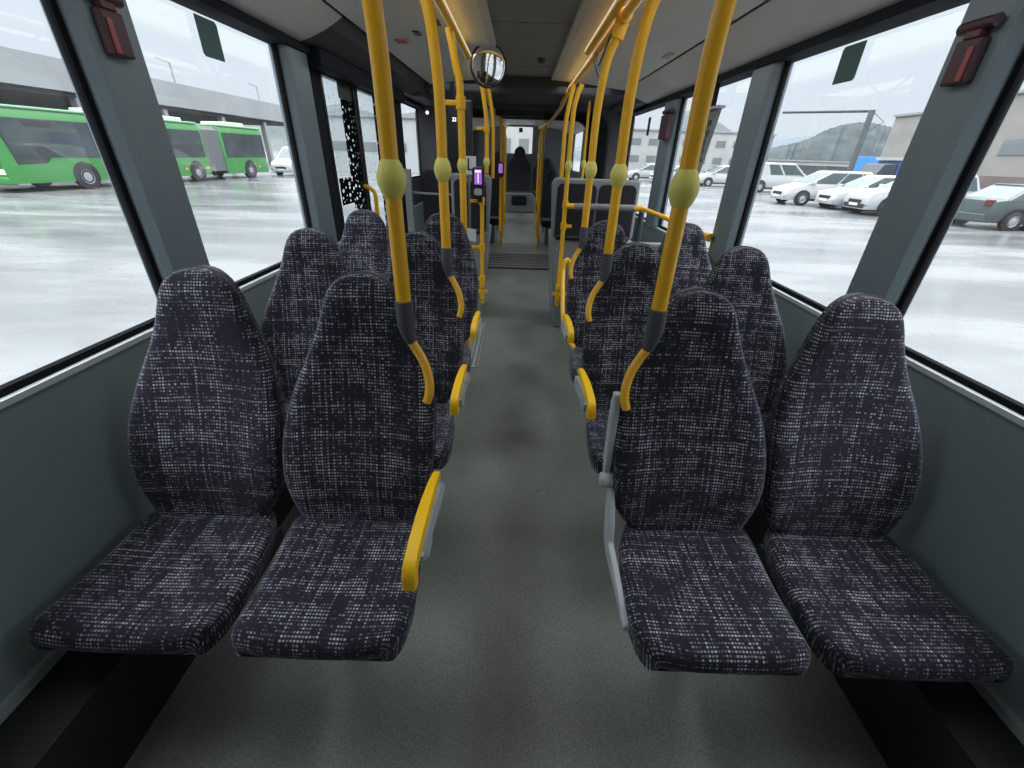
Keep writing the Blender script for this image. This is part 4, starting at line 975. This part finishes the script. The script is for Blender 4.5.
# garage with parapet on the left
CON = mat('parapet_concrete', (.25,.26,.27), .8, noise=(.4,.08)); CDK = mat('dark_interior', (.018,.02,.022), .8, noise=(.3,.5))
t = thing('parking_garage', (-34, 42, G), 'long concrete parking deck with pale parapet behind the green bus', 'building')
obj('parapet', MB().box(-31.0,-30.5,8,67,4.38,6.2), CON, t, smooth=0)
obj('deck', MB().box(-52,-30.8,8,67,4.1,4.35), mat('deck_slab',(.03,.032,.035),.8), t, smooth=0)
obj('back_wall', MB().box(-44,-43.5,8,67,G,4.1), CDK, t, smooth=0)
for i in range(8): obj('column', MB().box(-31.3,-30.8,10+i*8,10.5+i*8,G,4.1), CON, t, smooth=0)
for i in range(7):
    y = 20+i*5.6
    t = thing('roof_car', (-33.2, y, 4.35), 'car roof showing above the parking deck parapet, %s along it' % ('first','second','third','fourth','fifth','sixth','seventh')[i], 'car', 'cars on the parking deck')
    b_ = MB(); p_ = [SILV,DKP,WPAINT,DKP,SILV,WPAINT,DKP][i]
    obj('body', MB().prism([(y-2.1,4.5),(y+2.1,4.5),(y+2.1,5.3),(y+1.5,5.45),(y-1.1,5.4),(y-2.1,5.15)], -34.0, -32.3, 'x'), p_, t, bevel=.08)
    obj('cabin', MB().loft([[(-34.0,y-1.2,5.35),(-32.4,y-1.2,5.35),(-32.4,y+1.8,5.4),(-34.0,y+1.8,5.4)],[(-33.8,y-.5,6.32),(-32.6,y-.5,6.32),(-32.6,y+1.3,6.32),(-33.8,y+1.3,6.32)]]), CGL, t, bevel=.05)
for k, (y, h) in enumerate(((30.5,10.6),(46,7.9),(60,7.8))):
    t = thing('lamp_post', (-31.8, y, 4.35), 'thin lamp post on the parking deck, %s from the near end' % ('first','second','third')[k], 'lamp post', 'lamp posts on the parking deck')
    obj('mast', MB().tube([(-31.8,y,4.35),(-31.8,y,h)], .07, 8), BRF, t); obj('arm', MB().tube([(-31.8,y,h),(-31.8,y-1.6,h+.1)], .05, 6), BRF, t)
# white van behind the bus end
car('white van half hidden past the rear of the green bus', 'van', -17.2, 36.6, -100, WPAINT, 'van')
building('grey block seen through the door glass', -22, -7.5, 46, 60, 4.6, mat('grey_facade',(.36,.37,.37),.8,noise=(.5,.1)), rows=1, cols=5)
building('pale tower beyond the rear window', -3, 1.5, 60, 66, 9.5, BW, rows=2, cols=2)

# hills
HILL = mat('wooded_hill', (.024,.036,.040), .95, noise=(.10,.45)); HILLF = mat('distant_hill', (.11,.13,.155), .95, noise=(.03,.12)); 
def hill(name, lab, pts, depth, mt, jag=1.0, seed=1):
    """ridge line pts (x, y, z) with slopes falling to either side"""
    rnd = random.Random(seed); m = MB(); rings = []
    P = smoothpath(pts, 14)
    for p in P:
        z = max(G, p.z)+rnd.uniform(-.3,.5)*jag
        dv = Vector((p.x, p.y, 0)).normalized()
        rings.append([Vector((p.x,p.y,0))-dv*depth+Vector((0,0,G)), Vector((p.x,p.y,0))-dv*depth*.5+Vector((0,0,G+(z-G)*.62+rnd.uniform(-.5,.5)*jag)), Vector((p.x,p.y,z)), Vector((p.x,p.y,0))+dv*depth+Vector((0,0,G))])
    o = obj(name, m.loft(rings, closed=False, cap=False), mt, smooth=30); o['kind'] = 'structure'; return o
def far(az, d, z): return (az*d/200, d, 1.5+(z-1.5)*d/200)
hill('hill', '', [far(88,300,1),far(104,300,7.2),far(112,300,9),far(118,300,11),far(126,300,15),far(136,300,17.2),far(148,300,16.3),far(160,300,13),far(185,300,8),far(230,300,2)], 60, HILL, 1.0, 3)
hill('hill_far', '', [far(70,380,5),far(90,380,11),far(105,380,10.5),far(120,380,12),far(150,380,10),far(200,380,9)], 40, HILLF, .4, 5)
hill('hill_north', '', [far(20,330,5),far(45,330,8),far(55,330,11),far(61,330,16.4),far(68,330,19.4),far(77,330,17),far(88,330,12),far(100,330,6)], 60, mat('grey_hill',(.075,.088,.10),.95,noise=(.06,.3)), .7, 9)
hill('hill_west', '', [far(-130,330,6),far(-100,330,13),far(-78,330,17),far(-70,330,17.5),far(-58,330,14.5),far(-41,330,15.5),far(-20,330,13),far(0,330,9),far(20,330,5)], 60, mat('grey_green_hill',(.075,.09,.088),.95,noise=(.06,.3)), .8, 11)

# ------------------------------------------------------------------ render settings
S.view_settings.view_transform = 'Standard'; S.view_settings.look = 'None'; S.view_settings.gamma = 1; S.view_settings.exposure = 1.2; S.view_settings.use_curve_mapping = False
cy = S.cycles
cy.max_bounces = 8; cy.diffuse_bounces = 5; cy.glossy_bounces = 4; cy.transmission_bounces = 4; cy.transparent_max_bounces = 16
cy.use_denoising = True
try: cy.denoiser = 'OPENIMAGEDENOISE'
except Exception: pass
cy.sample_clamp_indirect = 8
cy.caustics_reflective = False; cy.caustics_refractive = False
